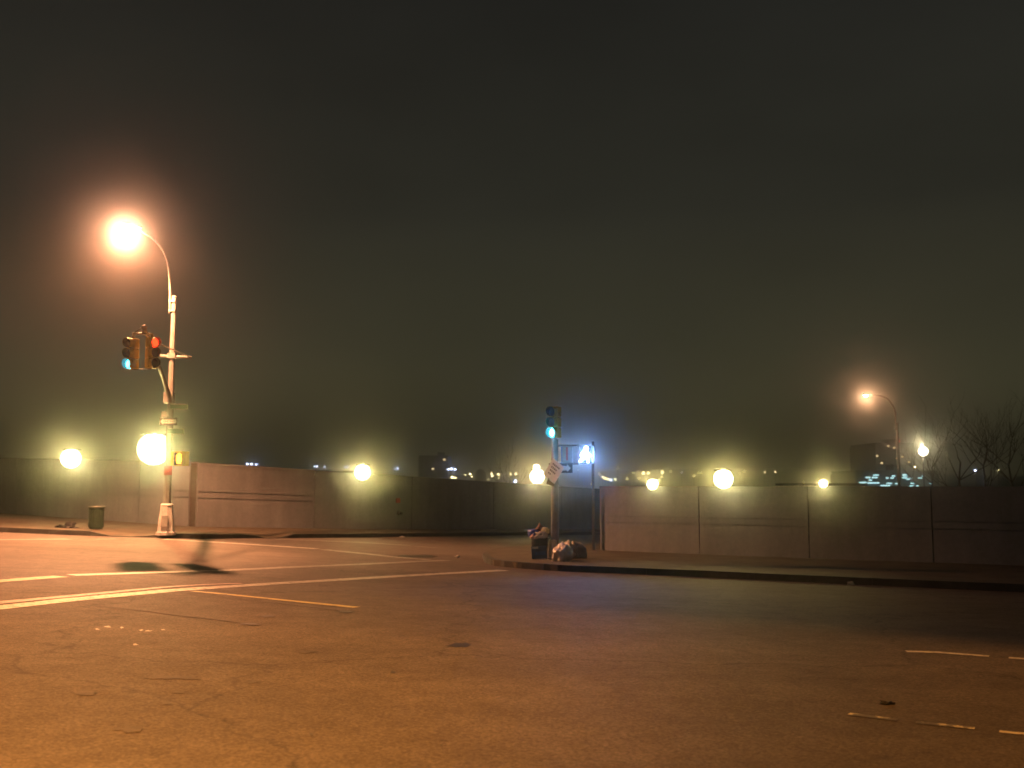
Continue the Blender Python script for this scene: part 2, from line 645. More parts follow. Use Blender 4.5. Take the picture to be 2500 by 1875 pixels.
# remains of old paint
for (u, v, du) in ((238, 1537, 5), (262, 1531, 8), (298, 1533, 4), (345, 1539, 4), (362, 1541, 7), (398, 1538, 4), (330, 1574, 6)):
    patch(u, v, du, 1.8, MID_PAINT, name='paint_chip')

KH = 0.14


def slab(name, px, h=KH, extra=None, m=None):
    """a pavement: boundary given on the road plane, top KH above it"""
    P = [gp(*q) if len(q) == 2 else Vector((q[0], q[1], 0)) for q in px]
    bm = bmesh.new()
    bm.faces.new([bm.verts.new((p.x, p.y, 0)) for p in P])
    for k in range(-40, 60, 1):
        geom = bm.verts[:] + bm.edges[:] + bm.faces[:]
        bmesh.ops.bisect_plane(bm, geom=geom, plane_co=(k * 1.5, 0, 0), plane_no=(1, 0, 0))
    for k in range(6, 40):
        geom = bm.verts[:] + bm.edges[:] + bm.faces[:]
        bmesh.ops.bisect_plane(bm, geom=geom, plane_co=(0, k * 2.0 + .37, 0), plane_no=(0, 1, 0))
    bmesh.ops.triangulate(bm, faces=bm.faces[:])
    for v in bm.verts:
        hh = h if extra is None else extra(v.co.x, v.co.y, h)
        v.co.z = ground_z(v.co.x, v.co.y) + hh
    be = [e for e in bm.edges if e.is_boundary]
    r = bmesh.ops.extrude_edge_only(bm, edges=be)
    for g in r['geom']:
        if isinstance(g, bmesh.types.BMVert):
            g.co.z = ground_z(g.co.x, g.co.y) - 0.05
    bmesh.ops.recalc_face_normals(bm, faces=bm.faces)
    me = bpy.data.meshes.new(name)
    bm.to_mesh(me)
    bm.free()
    me.materials.append(m or PAVING)
    o = bpy.data.objects.new(name, me)
    COL.objects.link(o)
    return tag(o, kind='structure')


RAMP_L = [gp(u, v) for u, v in ((272, 1310), (355, 1312))]
RAMP_R = [gp(u, v) for u, v in ((628, 1313.5), (690, 1314))]


def ramp_h(x, y, h):
    for a, b in (RAMP_L, RAMP_R):
        mid = (a + b) / 2
        half = (b - a).length / 2
        t = (b - a)
        t.z = 0
        t.normalize()
        d = Vector((x - mid.x, y - mid.y, 0))
        al = abs(d.dot(t))
        ac = d.dot(Vector((-t.y, t.x, 0)))
        k = max(0.0, min(1.0, (al - half) / 0.5))
        k = max(k, max(0.0, min(1.0, ac / 2.6)))
        h = min(h, 0.012 + (KH - 0.012) * k)
    return h


# boundary in ground points; dense near the ramps
def chain(px, step=0.5):
    P = [gp(*q) for q in px]
    out = []
    for a, b in zip(P[:-1], P[1:]):
        n = max(1, int((b - a).length / step))
        out += [(a.lerp(b, i / n).x, a.lerp(b, i / n).y, 0) for i in range(n)]
    out.append((P[-1].x, P[-1].y, 0))
    return out


w1_l, w1_r = gp(-420, 1222, KH), gp(459, 1285, KH)
w2_l, w2_r = gp(480, 1286, KH), gp(1640, 1289, KH)
far_edge = chain([(-300, 1290), (0, 1299), (215, 1308), (272, 1310), (355, 1312), (490, 1315.5), (560, 1315), (628, 1313.5), (690, 1314), (860, 1312.5), (1050, 1310), (1290, 1306), (1455, 1306), (1640, 1308)])
fe0, fe1 = far_edge[0], far_edge[-1]
pav_far = slab('pavement', [(-34.0, fe0[1] - 0.5, 0)] + far_edge + [(w2_r.x + 1, w2_r.y + 6, 0), (w2_l.x, w2_l.y + 4, 0), (-40, w1_l.y + 6, 0), (-46, 40, 0)], extra=ramp_h)
near_edge = chain([(1180, 1362), (1186, 1374), (1205, 1381), (1260, 1387), (1361, 1394.5), (1500, 1400), (1700, 1408.5), (2000, 1423), (2500, 1446), (2900, 1463)], 0.6)
q = near_edge[-1]
w3_l, w3_r = gp(1465, 1343, KH), gp(2268, 1373, KH)
w3_d = (w3_r - w3_l)
w3_e = w3_l + w3_d * 2.2
pav_near = slab('pavement', near_edge + [(q[0] + 12, q[1] - 4.5, 0), (q[0] + 18, q[1] + 6, 0), (w3_e.x, w3_e.y + 5, 0), (w3_l.x + 4, w3_l.y + 3, 0)] + chain([(1465, 1336), (1330, 1341), (1250, 1344), (1205, 1351)], .6))


def kerb(edge, parent, closed=False, skip=None):
    """kerb stones along a pavement edge, each a piece of its own"""
    P = [Vector((x, y, 0)) for x, y, _ in edge]
    # resample in stones of about 2.4 m
    L = [0]
    for a, b in zip(P[:-1], P[1:]):
        L.append(L[-1] + (b - a).length)

    def pt(s):
        s = min(max(s, 0), L[-1])
        for i in range(len(P) - 1):
            if s <= L[i + 1]:
                t = (s - L[i]) / max(1e-6, L[i + 1] - L[i])
                return P[i].lerp(P[i + 1], t)
        return P[-1]
    s = 0.0
    while s < L[-1] - 0.3:
        e = min(s + 2.4, L[-1])
        n = 4
        vs, fs = [], []
        for k in range(n + 1):
            ss = s + 0.006 + (e - s - 0.012) * k / n
            p = pt(ss)
            t = (pt(ss + .2) - pt(ss - .2)).normalized()
            nrm = Vector((t.y, -t.x, 0))
            hh = KH if skip is None else skip(p.x, p.y, KH)
            zz = ground_z(p.x, p.y)
            for off, z in ((0.03, -0.04), (0.02, hh + 0.004), (-0.14, hh + 0.006), (-0.14, -0.04)):
                vs.append((p.x + nrm.x * off, p.y + nrm.y * off, zz + z))
        for k in range(n):
            for j in range(4):
                fs.append((k * 4 + j, k * 4 + (j + 1) % 4, (k + 1) * 4 + (j + 1) % 4, (k + 1) * 4 + j))
        fs += [(0, 1, 2, 3), tuple(n * 4 + j for j in (3, 2, 1, 0))]
        MB().add(vs, fs).build('kerb_stone', KERB, parent)
        s = e


kerb(far_edge, pav_far, skip=ramp_h)
kerb(near_edge, pav_near)


# ------------------------------------------------------------------ concrete walls
def wall(label, p0, p1, t0, t1, cuts, thick=0.35, caps=True, g=(0.47, 0.55)):
    """precast wall from base point p0 to p1, tops at heights t0/t1 (world z); cuts = fractions of the joints"""
    o = thing('concrete_wall', label, 'wall', p0, 0, 'concrete walls along the pavements')
    d = (p1 - p0)
    d.z = 0
    n = Vector((d.y, -d.x, 0)).normalized()
    if n.y > 0:
        n = -n
    fr = [0.0] + cuts + [1.0]
    gap = 0.014 / d.length
    for i in range(len(fr) - 1):
        a, b = fr[i] + (gap if i else 0), fr[i + 1] - (gap if i < len(fr) - 2 else 0)
        mb = MB()
        jit = random.uniform(-0.012, 0.012)
        for lo, hi, off in ((0.0, g[0] - .014, 0.0), (g[0] - .014, g[0], -0.028), (g[0], g[1], 0.012), (g[1], g[1] + .014, -0.028), (g[1] + .014, 0.965, 0.0), (0.965, 1.0, 0.02)):
            vs = []
            for f in (a, b):
                q = p0 + (p1 - p0) * f
                top = t0 + (t1 - t0) * f
                base = q.z - 0.08
                for zz in (lo, hi):
                    z = base + (top - base) * zz
                    fnt = q + n * (off + jit)
                    bk = q - n * (thick - off * .5)
                    vs += [(fnt.x, fnt.y, z), (bk.x, bk.y, z)]
            mb.add(vs, [(0, 4, 6, 2), (1, 3, 7, 5), (0, 1, 5, 4), (2, 6, 7, 3), (0, 2, 3, 1), (4, 5, 7, 6)])
        mb.build('wall_panel', CONCRETE, o, world=True)
    # recessed joint filler between panels
    mj = MB()
    for f in cuts:
        q = p0 + (p1 - p0) * f
        top = t0 + (t1 - t0) * f
        t = d.normalized()
        c = Vector((q.x, q.y, 0)) - n * (thick / 2)
        for_s = (0.10, thick - 0.16, top - q.z - 0.02)
        ang = math.atan2(t.y, t.x)
        MB().box((c.x, c.y, q.z + for_s[2] / 2 - .03), for_s, (0, 0, ang)).build('joint_strip', CONCRETE_D, o, world=True)
    return o


def fractions(p0, p1, us):
    """where along the wall the picture columns us fall"""
    out = []
    for u in us:
        # solve for f with projected column u
        lo, hi = 0.0, 1.0
        for _ in range(40):
            m_ = (lo + hi) / 2
            q = p0 + (p1 - p0) * m_
            uu = 1250 + FPX * (q.x / q.y)
            if uu < u:
                lo = m_
            else:
                hi = m_
        out.append(lo)
    return out


def top_z(u, v, p):
    return at(u, v, p.y).z


wall1 = wall('lit concrete wall behind the curved street lamp and green bin', w1_l, w1_r, top_z(-420, 1109, w1_l), top_z(459, 1127, w1_r), fractions(w1_l, w1_r, [-260, 45, 345]))
w2_t0, w2_t1 = top_z(480, 1129, w2_l), top_z(1640, 1205, w2_r)
wall2 = wall('long concrete wall running back behind the kerb in the middle', w2_l, w2_r, w2_t0, w2_t1, fractions(w2_l, w2_r, [771, 1007, 1205, 1370, 1510]))
wall3 = wall('dark concrete wall on the right behind the rubbish bags', w3_l, w3_e, top_z(1465, 1187, w3_l), top_z(1250 + FPX * w3_e.x / w3_e.y, 1188, w3_e), fractions(w3_l, w3_e, [1703, 1968, 2267, 2605, 2990]))
# dark strip filling the gap between the two left walls
pe = (w1_r + w2_l) / 2 + Vector((0, 0.22, 0))
post = thing('gap_strip', 'dark upright strip closing the gap between the two left walls', 'post', pe)
hh = top_z(470, 1130, pe) - pe.z
MB().box((pe.x, pe.y, pe.z + hh / 2 - 0.05), (0.16, 0.24, hh + .05)).box((pe.x + .13, pe.y + .03, pe.z + hh / 2 - 0.06), (0.05, 0.3, hh)).build('web', BLACK, post, world=True)
MB().box((pe.x, pe.y - .14, pe.z + hh / 2 - 0.05), (0.30, 0.03, hh + .06)).build('flange', mat('dark_strip_front', (.05, .045, .04), .8, .3, 6), post, world=True)

# fire point on the second wall: red plate and dark valve
f_ = fractions(w2_l, w2_r, [971])[0]
wp = w2_l + (w2_r - w2_l) * f_
wdir = (w2_r - w2_l)
wang = math.atan2(wdir.y, wdir.x)
wn_ = Vector((wdir.y, -wdir.x, 0)).normalized()
c = at(971, 1222, wp.y) + wn_ * 0.03
pl = thing('wall_plate', 'small red plate fixed to the long middle wall', 'sign', c, wang)
MB().box((0, 0, 0), (0.22, 0.03, 0.20)).build('plate', SIGN_RED, pl, bevel=.005)
for sx in (-.08, .08):
    MB().sphere((sx, -.018, .07), .012, 6, 4).build('screw', GALV, pl)
c = at(973, 1252, wp.y) + wn_ * 0.02
vl = thing('pipe_outlet', 'small dark pipe outlet in the long middle wall below the red plate', 'pipe', c, wang)
MB().tube([(0, 0, 0), (0, -.12, 0)], [.11, .09], 14).build('flange', DARK_STEEL, vl)
MB().tube([(0, -.10, 0), (0, -.2, -.02)], [.06, .06], 12).build('nozzle', BLACK, vl)


# ------------------------------------------------------------------ street lamps
def cobra_head(parent, tip, direction, size=0.62, lens_mat=None):
    """luminaire head at the end of an arm; direction points away from the arm"""
    d = Vector(direction)
    d.z *= .3
    d.normalize()
    side = Vector((-d.y, d.x, 0)).normalized()
    up = side.cross(d) * -1
    if up.z < 0:
        up = -up
    vs, fs, n = [], [], 12
    prof = [(-0.08, .05, .05), (0.0, .07, .06), (0.15, .11, .09), (0.32, .17, .11), (0.5, .17, .10), (0.6, .11, .06), (0.63, .03, .02)]
    for t, w, h in prof:
        for k in range(n):
            a = 2 * math.pi * k / n
            sx, sz = math.cos(a), math.sin(a)
            vs.append(Vector(tip) + d * t * size / .62 + side * sx * w + up * (sz * h * (1.0 if sz > 0 else .45)))
    for i in range(len(prof) - 1):
        for k in range(n):
            k2 = (k + 1) % n
            fs.append((i * n + k, i * n + k2, (i + 1) * n + k2, (i + 1) * n + k))
    fs += [tuple(range(n)), tuple(range((len(prof) - 1) * n, len(prof) * n))]
    head = MB().add(vs, fs, True).build('lamp_head', GALV, parent, world=True)
    lc = Vector(tip) + d * .38 * size / .62 - up * .055
    ln = MB().sphere(lc, .13, 12, 8, (1, 1, .7)).build('lens', lens_mat, head, world=True)
    return lc, head


def octagon_base(parent, b, h=0.92, r0=.255, r1=.15):
    mb = MB()
    mb.lathe([(r0 + .04, -.04), (r0 + .04, .05), (r0, .06), (r0 * .93, .35), (r1 + .03, h - .08), (r1 + .04, h - .05), (r1 + .01, h), (0.02, h)], 8, b, False)
    o = mb.build('base', GALV_BASE, parent, world=True)
    dn = MB().box((b[0] + .02, b[1] - r0 * .86, b[2] + .38), (.2, .03, .34), (R(-9), 0, 0)).build('access_door', GALV, o, world=True)
    return o


GALV_BASE = mat('painted_base', (0.50, 0.50, 0.50), 0.45, 0.25, 4, 0.2, 20)
LENS_SOD = glow('sodium_lens', (1.0, 0.75, 0.5), 60)
LENS_YEL = glow('yellow_lens', (1.0, 0.93, 0.55), 60)

PB = gp(405, 1303, KH)                      # foot of the left lamp post
lamp1 = thing('street_lamp', 'tall lit street lamp with curved arm at the left corner', 'street lamp', PB, 0, 'lit street lamps')
octagon_base(lamp1, PB)
ptop = at(429, 727, PB.y)
px_top = Vector((PB.x + 0.02, PB.y, ptop.z))
MB().tube([PB + Vector((0, 0, .9)), PB + Vector((.005, 0, 2.5)), px_top], [.125, .115, .075], 8, smooth=False).build('shaft', GALV, lamp1, world=True)
MB().sphere(px_top + Vector((0, 0, .02)), .085, 10, 6, (1, 1, .6)).build('pole_cap', GALV, lamp1, world=True)
LP = at(303, 549, PB.y - 1.7)               # the lamp itself
ar = []
a0 = px_top + Vector((-.11, -.05, -.25))
ctl = [a0 + Vector((0, 0, -.25)), a0, a0 + Vector((-.01, -.08, .75)), at(404, 626, PB.y - .5), at(376, 585, PB.y - .95), at(348, 567, PB.y - 1.3), LP + Vector((.34, .30, .0))]
# smooth the arm
def catmull(P, n=6):
    out = []
    Q = [P[0]] + P + [P[-1]]
    for i in range(1, len(Q) - 2):
        for k in range(n):
            t = k / n
            p0, p1, p2, p3 = Q[i - 1], Q[i], Q[i + 1], Q[i + 2]
            out.append(0.5 * ((2 * p1) + (p2 - p0) * t + (2 * p0 - 5 * p1 + 4 * p2 - p3) * t * t + (3 * p1 - p0 - 3 * p2 + p3) * t ** 3))
    out.append(P[-1])
    return out


am = catmull(ctl)
MB().tube(am, [.042 - .018 * i / len(am) for i in range(len(am))], 8).build('lamp_arm', GALV, lamp1, world=True)
for dz in (-.12, -.42):
    MB().box(px_top + Vector((-.045, -.02, dz)), (.2, .17, .05)).build('arm_clamp', GALV, lamp1, world=True)
lc, _h = cobra_head(lamp1, am[-1], LP - am[-1], lens_mat=LENS_SOD)
lamp_light(lamp1, lc + Vector((0, -.1, -.22)), (1.0, .44, .24), 1500, .42)
lamp_light(lamp1, lc + Vector((0, 0, -.2)), SODIUM, 17000, .17, 'SPOT', R(146), .42, aim=(LP.x - .3, LP.y - 1.2, 0))
lamp_light(lamp1, lc + Vector((0, 0, -.2)), SODIUM, 19000, .17, 'SPOT', R(92), .5, aim=(LP.x - 1.6, LP.y - 4.4, 0))

# mast arm with the two hanging signals
TIP = at(352, 800, 25.7)
M0 = at(415, 972, PB.y)
M0 = Vector((PB.x + .02, PB.y - .1, M0.z))
MB().tube([M0, M0.lerp(TIP, .5) + Vector((0, 0, .05)), TIP], [.075, .06, .045], 8).build('mast_arm', GALV, lamp1, world=True)
mz = at(430, 871, PB.y).z
MB().box((PB.x + .02, PB.y - .16, M0.z), (.28, .3, .34)).build('arm_clamp', GALV, lamp1, world=True)
cb_l, cb_r = at(388, 869, PB.y), at(467, 873, PB.y)
MB().tube([cb_l, cb_r], .05, 8).build('cross_bar', GALV, lamp1, world=True)
MB().box((PB.x + .02, PB.y, cb_l.z), (.24, .24, .16)).build('bar_clamp', GALV, lamp1, world=True)
MB().tube([cb_r, M0.lerp(TIP, .86)], .018, 6).build('guy_rod', GALV, lamp1, world=True)
MB().tube([cb_l, M0.lerp(TIP, .8)], .018, 6).build('guy_rod', GALV, lamp1, world=True)


# ------------------------------------------------------------------ traffic signals
def lens_glow(i, on):
    if on != i:
        return LENS_OFF
    return (glow('red_lens', (1.0, .03, .006), 5), glow('amber_lens', (1.0, .5, .02), 8), glow('green_lens', (.06, .75, .95), 14))[i]


def traffic_signal(label, loc, rz, on, lens_m=None, top_stem=.12, bottom_stem=0.0):
    t = thing('traffic_signal', label, 'traffic light', loc, rz, 'three-lamp traffic signals')
    h = .262
    for i in range(3):                        # 0 red at the top, 2 green at the bottom
        zc = (1 - i) * h
        sec = MB().box((0, .02, zc), (.27, .19, h - .006)).build('signal_section', SIGNAL_YELLOW, t, bevel=.02)
        MB().tube([(0, -.085, zc), (0, -.09, zc)], [.118, .112], 16).build('lens', (lens_m if (lens_m and on == i) else lens_glow(i, on)), sec)
        # tunnel visor open at the bottom
        n = 18
        for nm, r_, mm in (('visor', .128, SIGNAL_YELLOW), ('visor_lining', .122, VISOR_IN)):
            vs, fs = [], []
            for y in (-.075, -.25):
                for k in range(n + 1):
                    a = R(-62) + R(304) * k / n
                    yy = y if y > -.1 else y + .06 * (1 - math.sin(a)) * .5
                    vs.append((r_ * math.cos(a), yy, zc + r_ * math.sin(a)))
            m_ = n + 1
            for k in range(n):
                fs.append((k, k + 1, m_ + k + 1, m_ + k))
            MB().add(vs, fs, True).build(nm, mm, sec)
        MB().tube([(0, -.079, zc), (0, -.082, zc)], [.122, .122], 16).build('door_ring', VISOR_IN, sec)
    if top_stem > 0:
        MB().tube([(0, .02, 1.5 * h - .01), (0, .02, 1.5 * h + top_stem)], .03, 8).build('stem', DARK_STEEL, t)
    if bottom_stem > 0:
        MB().tube([(0, .02, -1.5 * h + .01), (0, .02, -1.5 * h - bottom_stem)], .035, 8).build('stem', DARK_STEEL, t)
    return t


SY = 25.6
s1 = at(323, 864, SY)
s2 = at(371, 862, SY + .1)
sig1 = traffic_signal('hanging traffic signal showing green, left one on the mast arm', s1, R(-22), 2)
sig2 = traffic_signal('hanging traffic signal showing red, right one on the mast arm', s2, R(47), 0)
# hanger frame joining both signals to the mast arm
hz = s1.z + .52
hg = MB()
hg.tube([Vector((s1.x, s1.y, hz)), Vector((s2.x, s2.y, hz))], .025, 8)
hg.tube([TIP, Vector(((s1.x + s2.x) / 2, (s1.y + s2.y) / 2, hz))], .03, 8)
hg.tube([TIP + Vector((0, 0, .03)), Vector((s1.x, s1.y, hz))], .014, 6)
hg.build('signal_hanger', DARK_STEEL, lamp1, world=True)
MB().sphere(TIP, .075, 10, 6).build('arm_end_cap', GALV, lamp1, world=True)
MB().tube([Vector((s1.x, s1.y, s1.z - .40)), Vector((s2.x, s2.y, s2.z - .40))], .018, 6).build('signal_spreader', DARK_STEEL, lamp1, world=True)

# ------------------------------------------------------------------ pedestrian signals
HAND = [(-.06, -.15), (.07, -.15), (.10, -.06), (.15, .02), (.125, .05), (.085, .01), (.085, .14), (.055, .145), (.05, .03), (.04, .03), (.04, .17), (.008, .175), (.005, .03), (-.005, .03), (-.01, .165), (-.042, .16), (-.04, .02), (-.05, .02), (-.06, .12), (-.09, .115), (-.09, -.06)]
WALK_HEAD = [(.03 + .042 * math.cos(a * math.pi / 5), .135 + .042 * math.sin(a * math.pi / 5)) for a in range(10)]
WALK_BODY = [(-.02, .08), (.045, .085), (.065, .03), (.12, -.01), (.105, -.035), (.045, -.005), (.04, -.03), (.075, -.09), (.085, -.17), (.05, -.175), (.035, -.105), (.0, -.055), (-.035, -.12), (-.09, -.17), (-.115, -.145), (-.065, -.09), (-.03, -.02), (-.03, .02), (-.06, -.04), (-.09, -.025), (-.055, .05)]


def ped_signal(label, loc, rz, symbol, gm, body):
    t = thing('pedestrian_signal', label, 'pedestrian signal', loc, rz, 'pedestrian crossing signals')
    MB().box((0, .05, 0), (.43, .24, .44)).build('housing', body, t, bevel=.025)
    MB().box((0, -.072, 0), (.37, .012, .38)).build('face', VISOR_IN, t)
    if symbol == 'hand':
        MB().prism(HAND, -.088, -.078).build('hand_symbol', gm, t)
    else:
        MB().prism([(x * 1.3, z * 1.1) for x, z in WALK_HEAD], -.088, -.078).prism([(x * 1.35, z * 1.1) for x, z in WALK_BODY], -.088, -.078).build('walking_symbol', gm, t)
    v = MB()
    for a, b, s in (((0, -.14, .215), 0, (.43, .14, .012)), ((-.21, -.13, 0), 0, (.012, .12, .42)), ((.21, -.13, 0), 0, (.012, .12, .42))):
        v.box(a, s)
    v.build('visor', body, t)
    return t


AMBER_HAND = glow('amber_hand', (1.0, .42, .02), 5)
WALK_GLOW = glow('walk_symbol', (.28, .52, 1.0), 110)
ps1 = ped_signal('amber pedestrian signal on the left lamp post above the wall end', at(441, 1120, PB.y - .3), R(-24), 'hand', AMBER_HAND, SIGNAL_YELLOW)
MB().tube([at(441, 1120, PB.y - .2), Vector((PB.x, PB.y, at(441, 1120, PB.y).z))], .03, 8).build('signal_bracket', DARK_STEEL, lamp1, world=True)


# ------------------------------------------------------------------ signs
def lettering(parent, text, size, loc, m, rx=R(90), rz=0.0, ry=0.0, name='lettering', bold=0.0):
    cu = bpy.data.curves.new('lettering', 'FONT')
    cu.body = text
    cu.size = size
    cu.align_x = 'CENTER'
    cu.align_y = 'CENTER'
    cu.extrude = .002
    cu.offset = bold
    cu.resolution_u = 2
    tmp = bpy.data.objects.new('lettering_tmp', cu)
    COL.objects.link(tmp)
    dg = bpy.context.evaluated_depsgraph_get()
    me = bpy.data.meshes.new_from_object(tmp.evaluated_get(dg))
    bpy.data.objects.remove(tmp)
    me.materials.clear()
    me.materials.append(m)
    o = bpy.data.objects.new(name, me)
    COL.objects.link(o)
    o.parent = parent
    o.location = loc
    o.rotation_euler = (rx, ry, rz)
    return o


def flat_sign(name, label, loc, rz, w, h, m, cat='sign', roll=0.0, group=None):
    t = thing(name, label, cat, loc, rz, group)
    t.rotation_euler = (0, roll, rz)
    MB().box((0, 0, 0), (w, .012, h)).build('plate', m, t, bevel=.004)
    return t


yF = PB.y - .17
g1 = flat_sign('street_name_sign', 'upper green street name sign on the left lamp post', at(437, 993, yF), R(28), .52, .16, SIGN_GREEN, group='green signs on the left post')
MB().box((0, -.008, .07), (.50, .004, .008)).box((0, -.008, -.07), (.50, .004, .008)).build('border', SIGN_WHITE, g1)
g2 = flat_sign('street_name_sign', 'lower green street name sign below the arrow sign', at(429, 1053, yF), R(24), .48, .17, SIGN_GREEN, group='green signs on the left post')
MB().box((0, -.008, .075), (.46, .004, .008)).box((0, -.008, -.075), (.46, .004, .008)).build('border', SIGN_WHITE, g2)
ow = flat_sign('one_way_sign', 'black and white ONE WAY arrow sign pointing left on the lamp post', at(411, 1029, yF - .06), R(-6), .56, .24, SIGN_BLACK)
ARROW = [(-.25, 0), (-.16, .095), (-.16, .055), (.24, .055), (.24, -.055), (-.16, -.055), (-.16, -.095)]
MB().prism(ARROW, -.012, -.007).build('arrow', SIGN_WHITE, ow)
lettering(ow, 'ONE WAY', .082, (.035, -.0135, 0), SIGN_BLACK, bold=.002)
ow2 = flat_sign('one_way_sign', 'small grey sign plate above the arrow sign, seen from behind', at(401, 1011, yF), R(-38), .30, .15, SIGN_GREY)
MB().box((0, -.012, .07), (.32, .02, .018)).box((0, -.012, -.07), (.32, .02, .018)).build('rail', GALV, ow2)
rs = MB().tube([Vector((PB.x, PB.y, at(410, 1160, PB.y).z)), Vector((PB.x, PB.y, at(410, 1138, PB.y).z))], [.128, .127], 8)
rs.build('red_sticker', SIGN_RED, lamp1, world=True)

# ------------------------------------------------------------------ signal post on the right corner
RB = gp(1352, 1366, KH)
rp = thing('signal_post', 'pale steel post carrying the green signal beside the litter basket', 'signal post', RB)
rtop = at(1361, 1072, RB.y)
MB().tube([RB + Vector((.03, 0, .3)), Vector((RB.x + .04, RB.y, rtop.z))], [.105, .085], 12).build('shaft', GALV, rp, world=True)
MB().lathe([(.02, -.05), (.16, -.05), (.16, .05), (.135, .06), (.125, .45), (.13, .47), (.10, .5), (.02, .5)], 8, RB + Vector((.0, 0, 0)), False).build('pedestal', CONCRETE_P, rp, world=True)
sg = at(1352, 1031, RB.y)
sig3 = traffic_signal('traffic signal showing green on top of the right corner post', Vector((RB.x + .04, RB.y, sg.z)), R(-34), 2, top_stem=0, bottom_stem=.12, lens_m=glow('bright_green_lens', (.06, .62, 1.0), 22))
lamp_light(sig3, Vector((RB.x - .12, RB.y - .35, sg.z - .27)), (.05, .65, 1.0), 7, .1)
pw = at(1424, 1110, RB.y - .1)
ps2 = ped_signal('bright white walking figure signal on the right corner post', pw, R(24), 'walk', WALK_GLOW, DARK_STEEL)
lamp_light(ps2, pw + Vector((.06, -.22, .0)), (.22, .46, 1.0), 34, .06, 'SPOT', R(80), 1.0, aim=Vector((0, 8, 1.9)))
lamp_light(ps2, pw + Vector((.12, -.32, -.02)), (.25, .45, 1.0), 230, .12, 'SPOT', R(64), .9, aim=gp(1440, 1485))
for dv in (-22, 22):
    b0 = at(1424, 1110 + dv, RB.y - .02)
    MB().tube([Vector((RB.x + .04, RB.y, b0.z)), b0 + Vector((-.1, 0.05, 0))], .028, 8).build('signal_bracket', DARK_STEEL, rp, world=True)
pk = flat_sign('parking_sign', 'white sign with a red bar between post and walking figure', at(1384, 1108, RB.y + .04), R(10), .30, .44, SIGN_GREY)
MB().box((.0, -.009, .0), (.045, .005, .33)).build('red_bar', SIGN_RED, pk)
MB().box((-.135, -.009, .0), (.02, .005, .43)).build('edge_strip', mat('sign_blue', (.03, .10, .40), .5, .15, 6), pk)
owr = flat_sign('one_way_sign', 'black and white arrow sign half hidden behind the tilted sign', at(1369, 1143, RB.y - .14), R(8), .60, .24, SIGN_BLACK)
MB().prism([(-x, z) for x, z in ARROW][::-1], -.012, -.007).build('arrow', SIGN_WHITE, owr)
ts = flat_sign('tilted_sign', 'white sign hanging askew with rows of dark writing', at(1352, 1150, RB.y - .26), R(-34), .40, .50, SIGN_WHITE, roll=R(36))
for k, (w, x) in enumerate(((.26, .0), (.20, -.02), (.24, .01), (.14, -.04))):
    for j in range(int(w / .05)):
        MB().box((x - w / 2 + .05 * j + .02, -.008, .14 - .085 * k), (.034, .004, .042 + .006 * random.random())).build('printed_letter', mat('faded_ink', (.12, .11, .11), .6, .3, 20), ts)
tp = flat_sign('sign_scrap', 'brown crumpled scrap taped below the tilted sign', at(1345, 1177, RB.y - .18), R(12), .20, .16, mat('brown_card', (.16, .09, .05), .8, .3, 9), roll=R(20))
MB().box((.0, -.009, .05), (.18, .006, .03), (0, R(8), 0)).build('tape', SIGN_GREY, tp)

# thin post further back
TB = gp(1449, 1343, KH)
tpz = at(1449, 1078, TB.y).z
tpst = thing('sign_post', 'thin bare metal post standing before the end of the right wall', 'post', TB)
MB().box((TB.x, TB.y, (TB.z + tpz) / 2), (.07, .05, tpz - TB.z)).box((TB.x + .035, TB.y - .02, (TB.z + tpz) / 2), (.012, .03, tpz - TB.z)).build('post', DARK_STEEL, tpst, world=True)
MB().box((TB.x, TB.y - .035, tpz - .55), (.08, .012, .9)).build('lit_top_strip', GALV, tpst, world=True)  # paler strip put in for the light on the upper post

# ------------------------------------------------------------------ litter bins
LB = gp(234, 1291.5, KH)
bin1 = thing('litter_bin', 'dark green round litter bin on the left pavement', 'litter bin', LB)
hb = .70
MB().lathe([(.19, .02), (.20, .03), (.225, hb - .06), (.245, hb - .05), (.25, hb), (.22, hb), (.21, hb - .1), (.18, .05), (.02, .05)], 20, LB).build('drum', BIN_GREEN, bin1, world=True)
for k in range(20):
    a = 2 * math.pi * k / 20
    MB().box((LB.x + .222 * math.cos(a), LB.y + .222 * math.sin(a), LB.z + .34), (.05, .016, .56), (0, R(2.6) * math.cos(a) * 0, a + R(90))).build('slat', BIN_GREEN, bin1, world=True)
MB().tube([LB + Vector((.245 * math.cos(a * R(15)), .245 * math.sin(a * R(15)), hb)) for a in range(25)], .02, 6).build('rim', DARK_STEEL, bin1, world=True)
MB().lathe([(.20, .02), (.15, .05), (.02, .06)], 14, LB + Vector((0, 0, hb - .04))).build('liner', mat('grey_liner', (.32, .30, .29), .5, .3, 9), bin1, world=True)

BB = gp(1318, 1364, KH)
bin2 = thing('litter_basket', 'black wire litter basket overflowing beside the right corner post', 'litter bin', BB)
hb2 = .62
wires = MB()
for k in range(26):
    a = 2 * math.pi * k / 26
    wires.tube([BB + Vector((.165 * math.cos(a), .165 * math.sin(a), .02)), BB + Vector((.215 * math.cos(a), .215 * math.sin(a), hb2))], .006, 4)
tag(wires.build('wire', BLACK, bin2, world=True), kind='stuff')
for f in (0.02, .2, .4, .6, .8, 1.0):
    r_ = .165 + .05 * f
    MB().tube([BB + Vector((r_ * math.cos(a * R(18)), r_ * math.sin(a * R(18)), .02 + (hb2 - .02) * f)) for a in range(21)], .010 if f in (.02, 1.0) else .006, 5).build('hoop', BLACK, bin2, world=True)
MB().lathe([(.02, .02), (.155, .025), (.2, hb2 - .05), (.19, hb2 - .01), (.02, hb2 - .03)], 16, BB).build('bag_liner', BLACK, bin2, world=True)


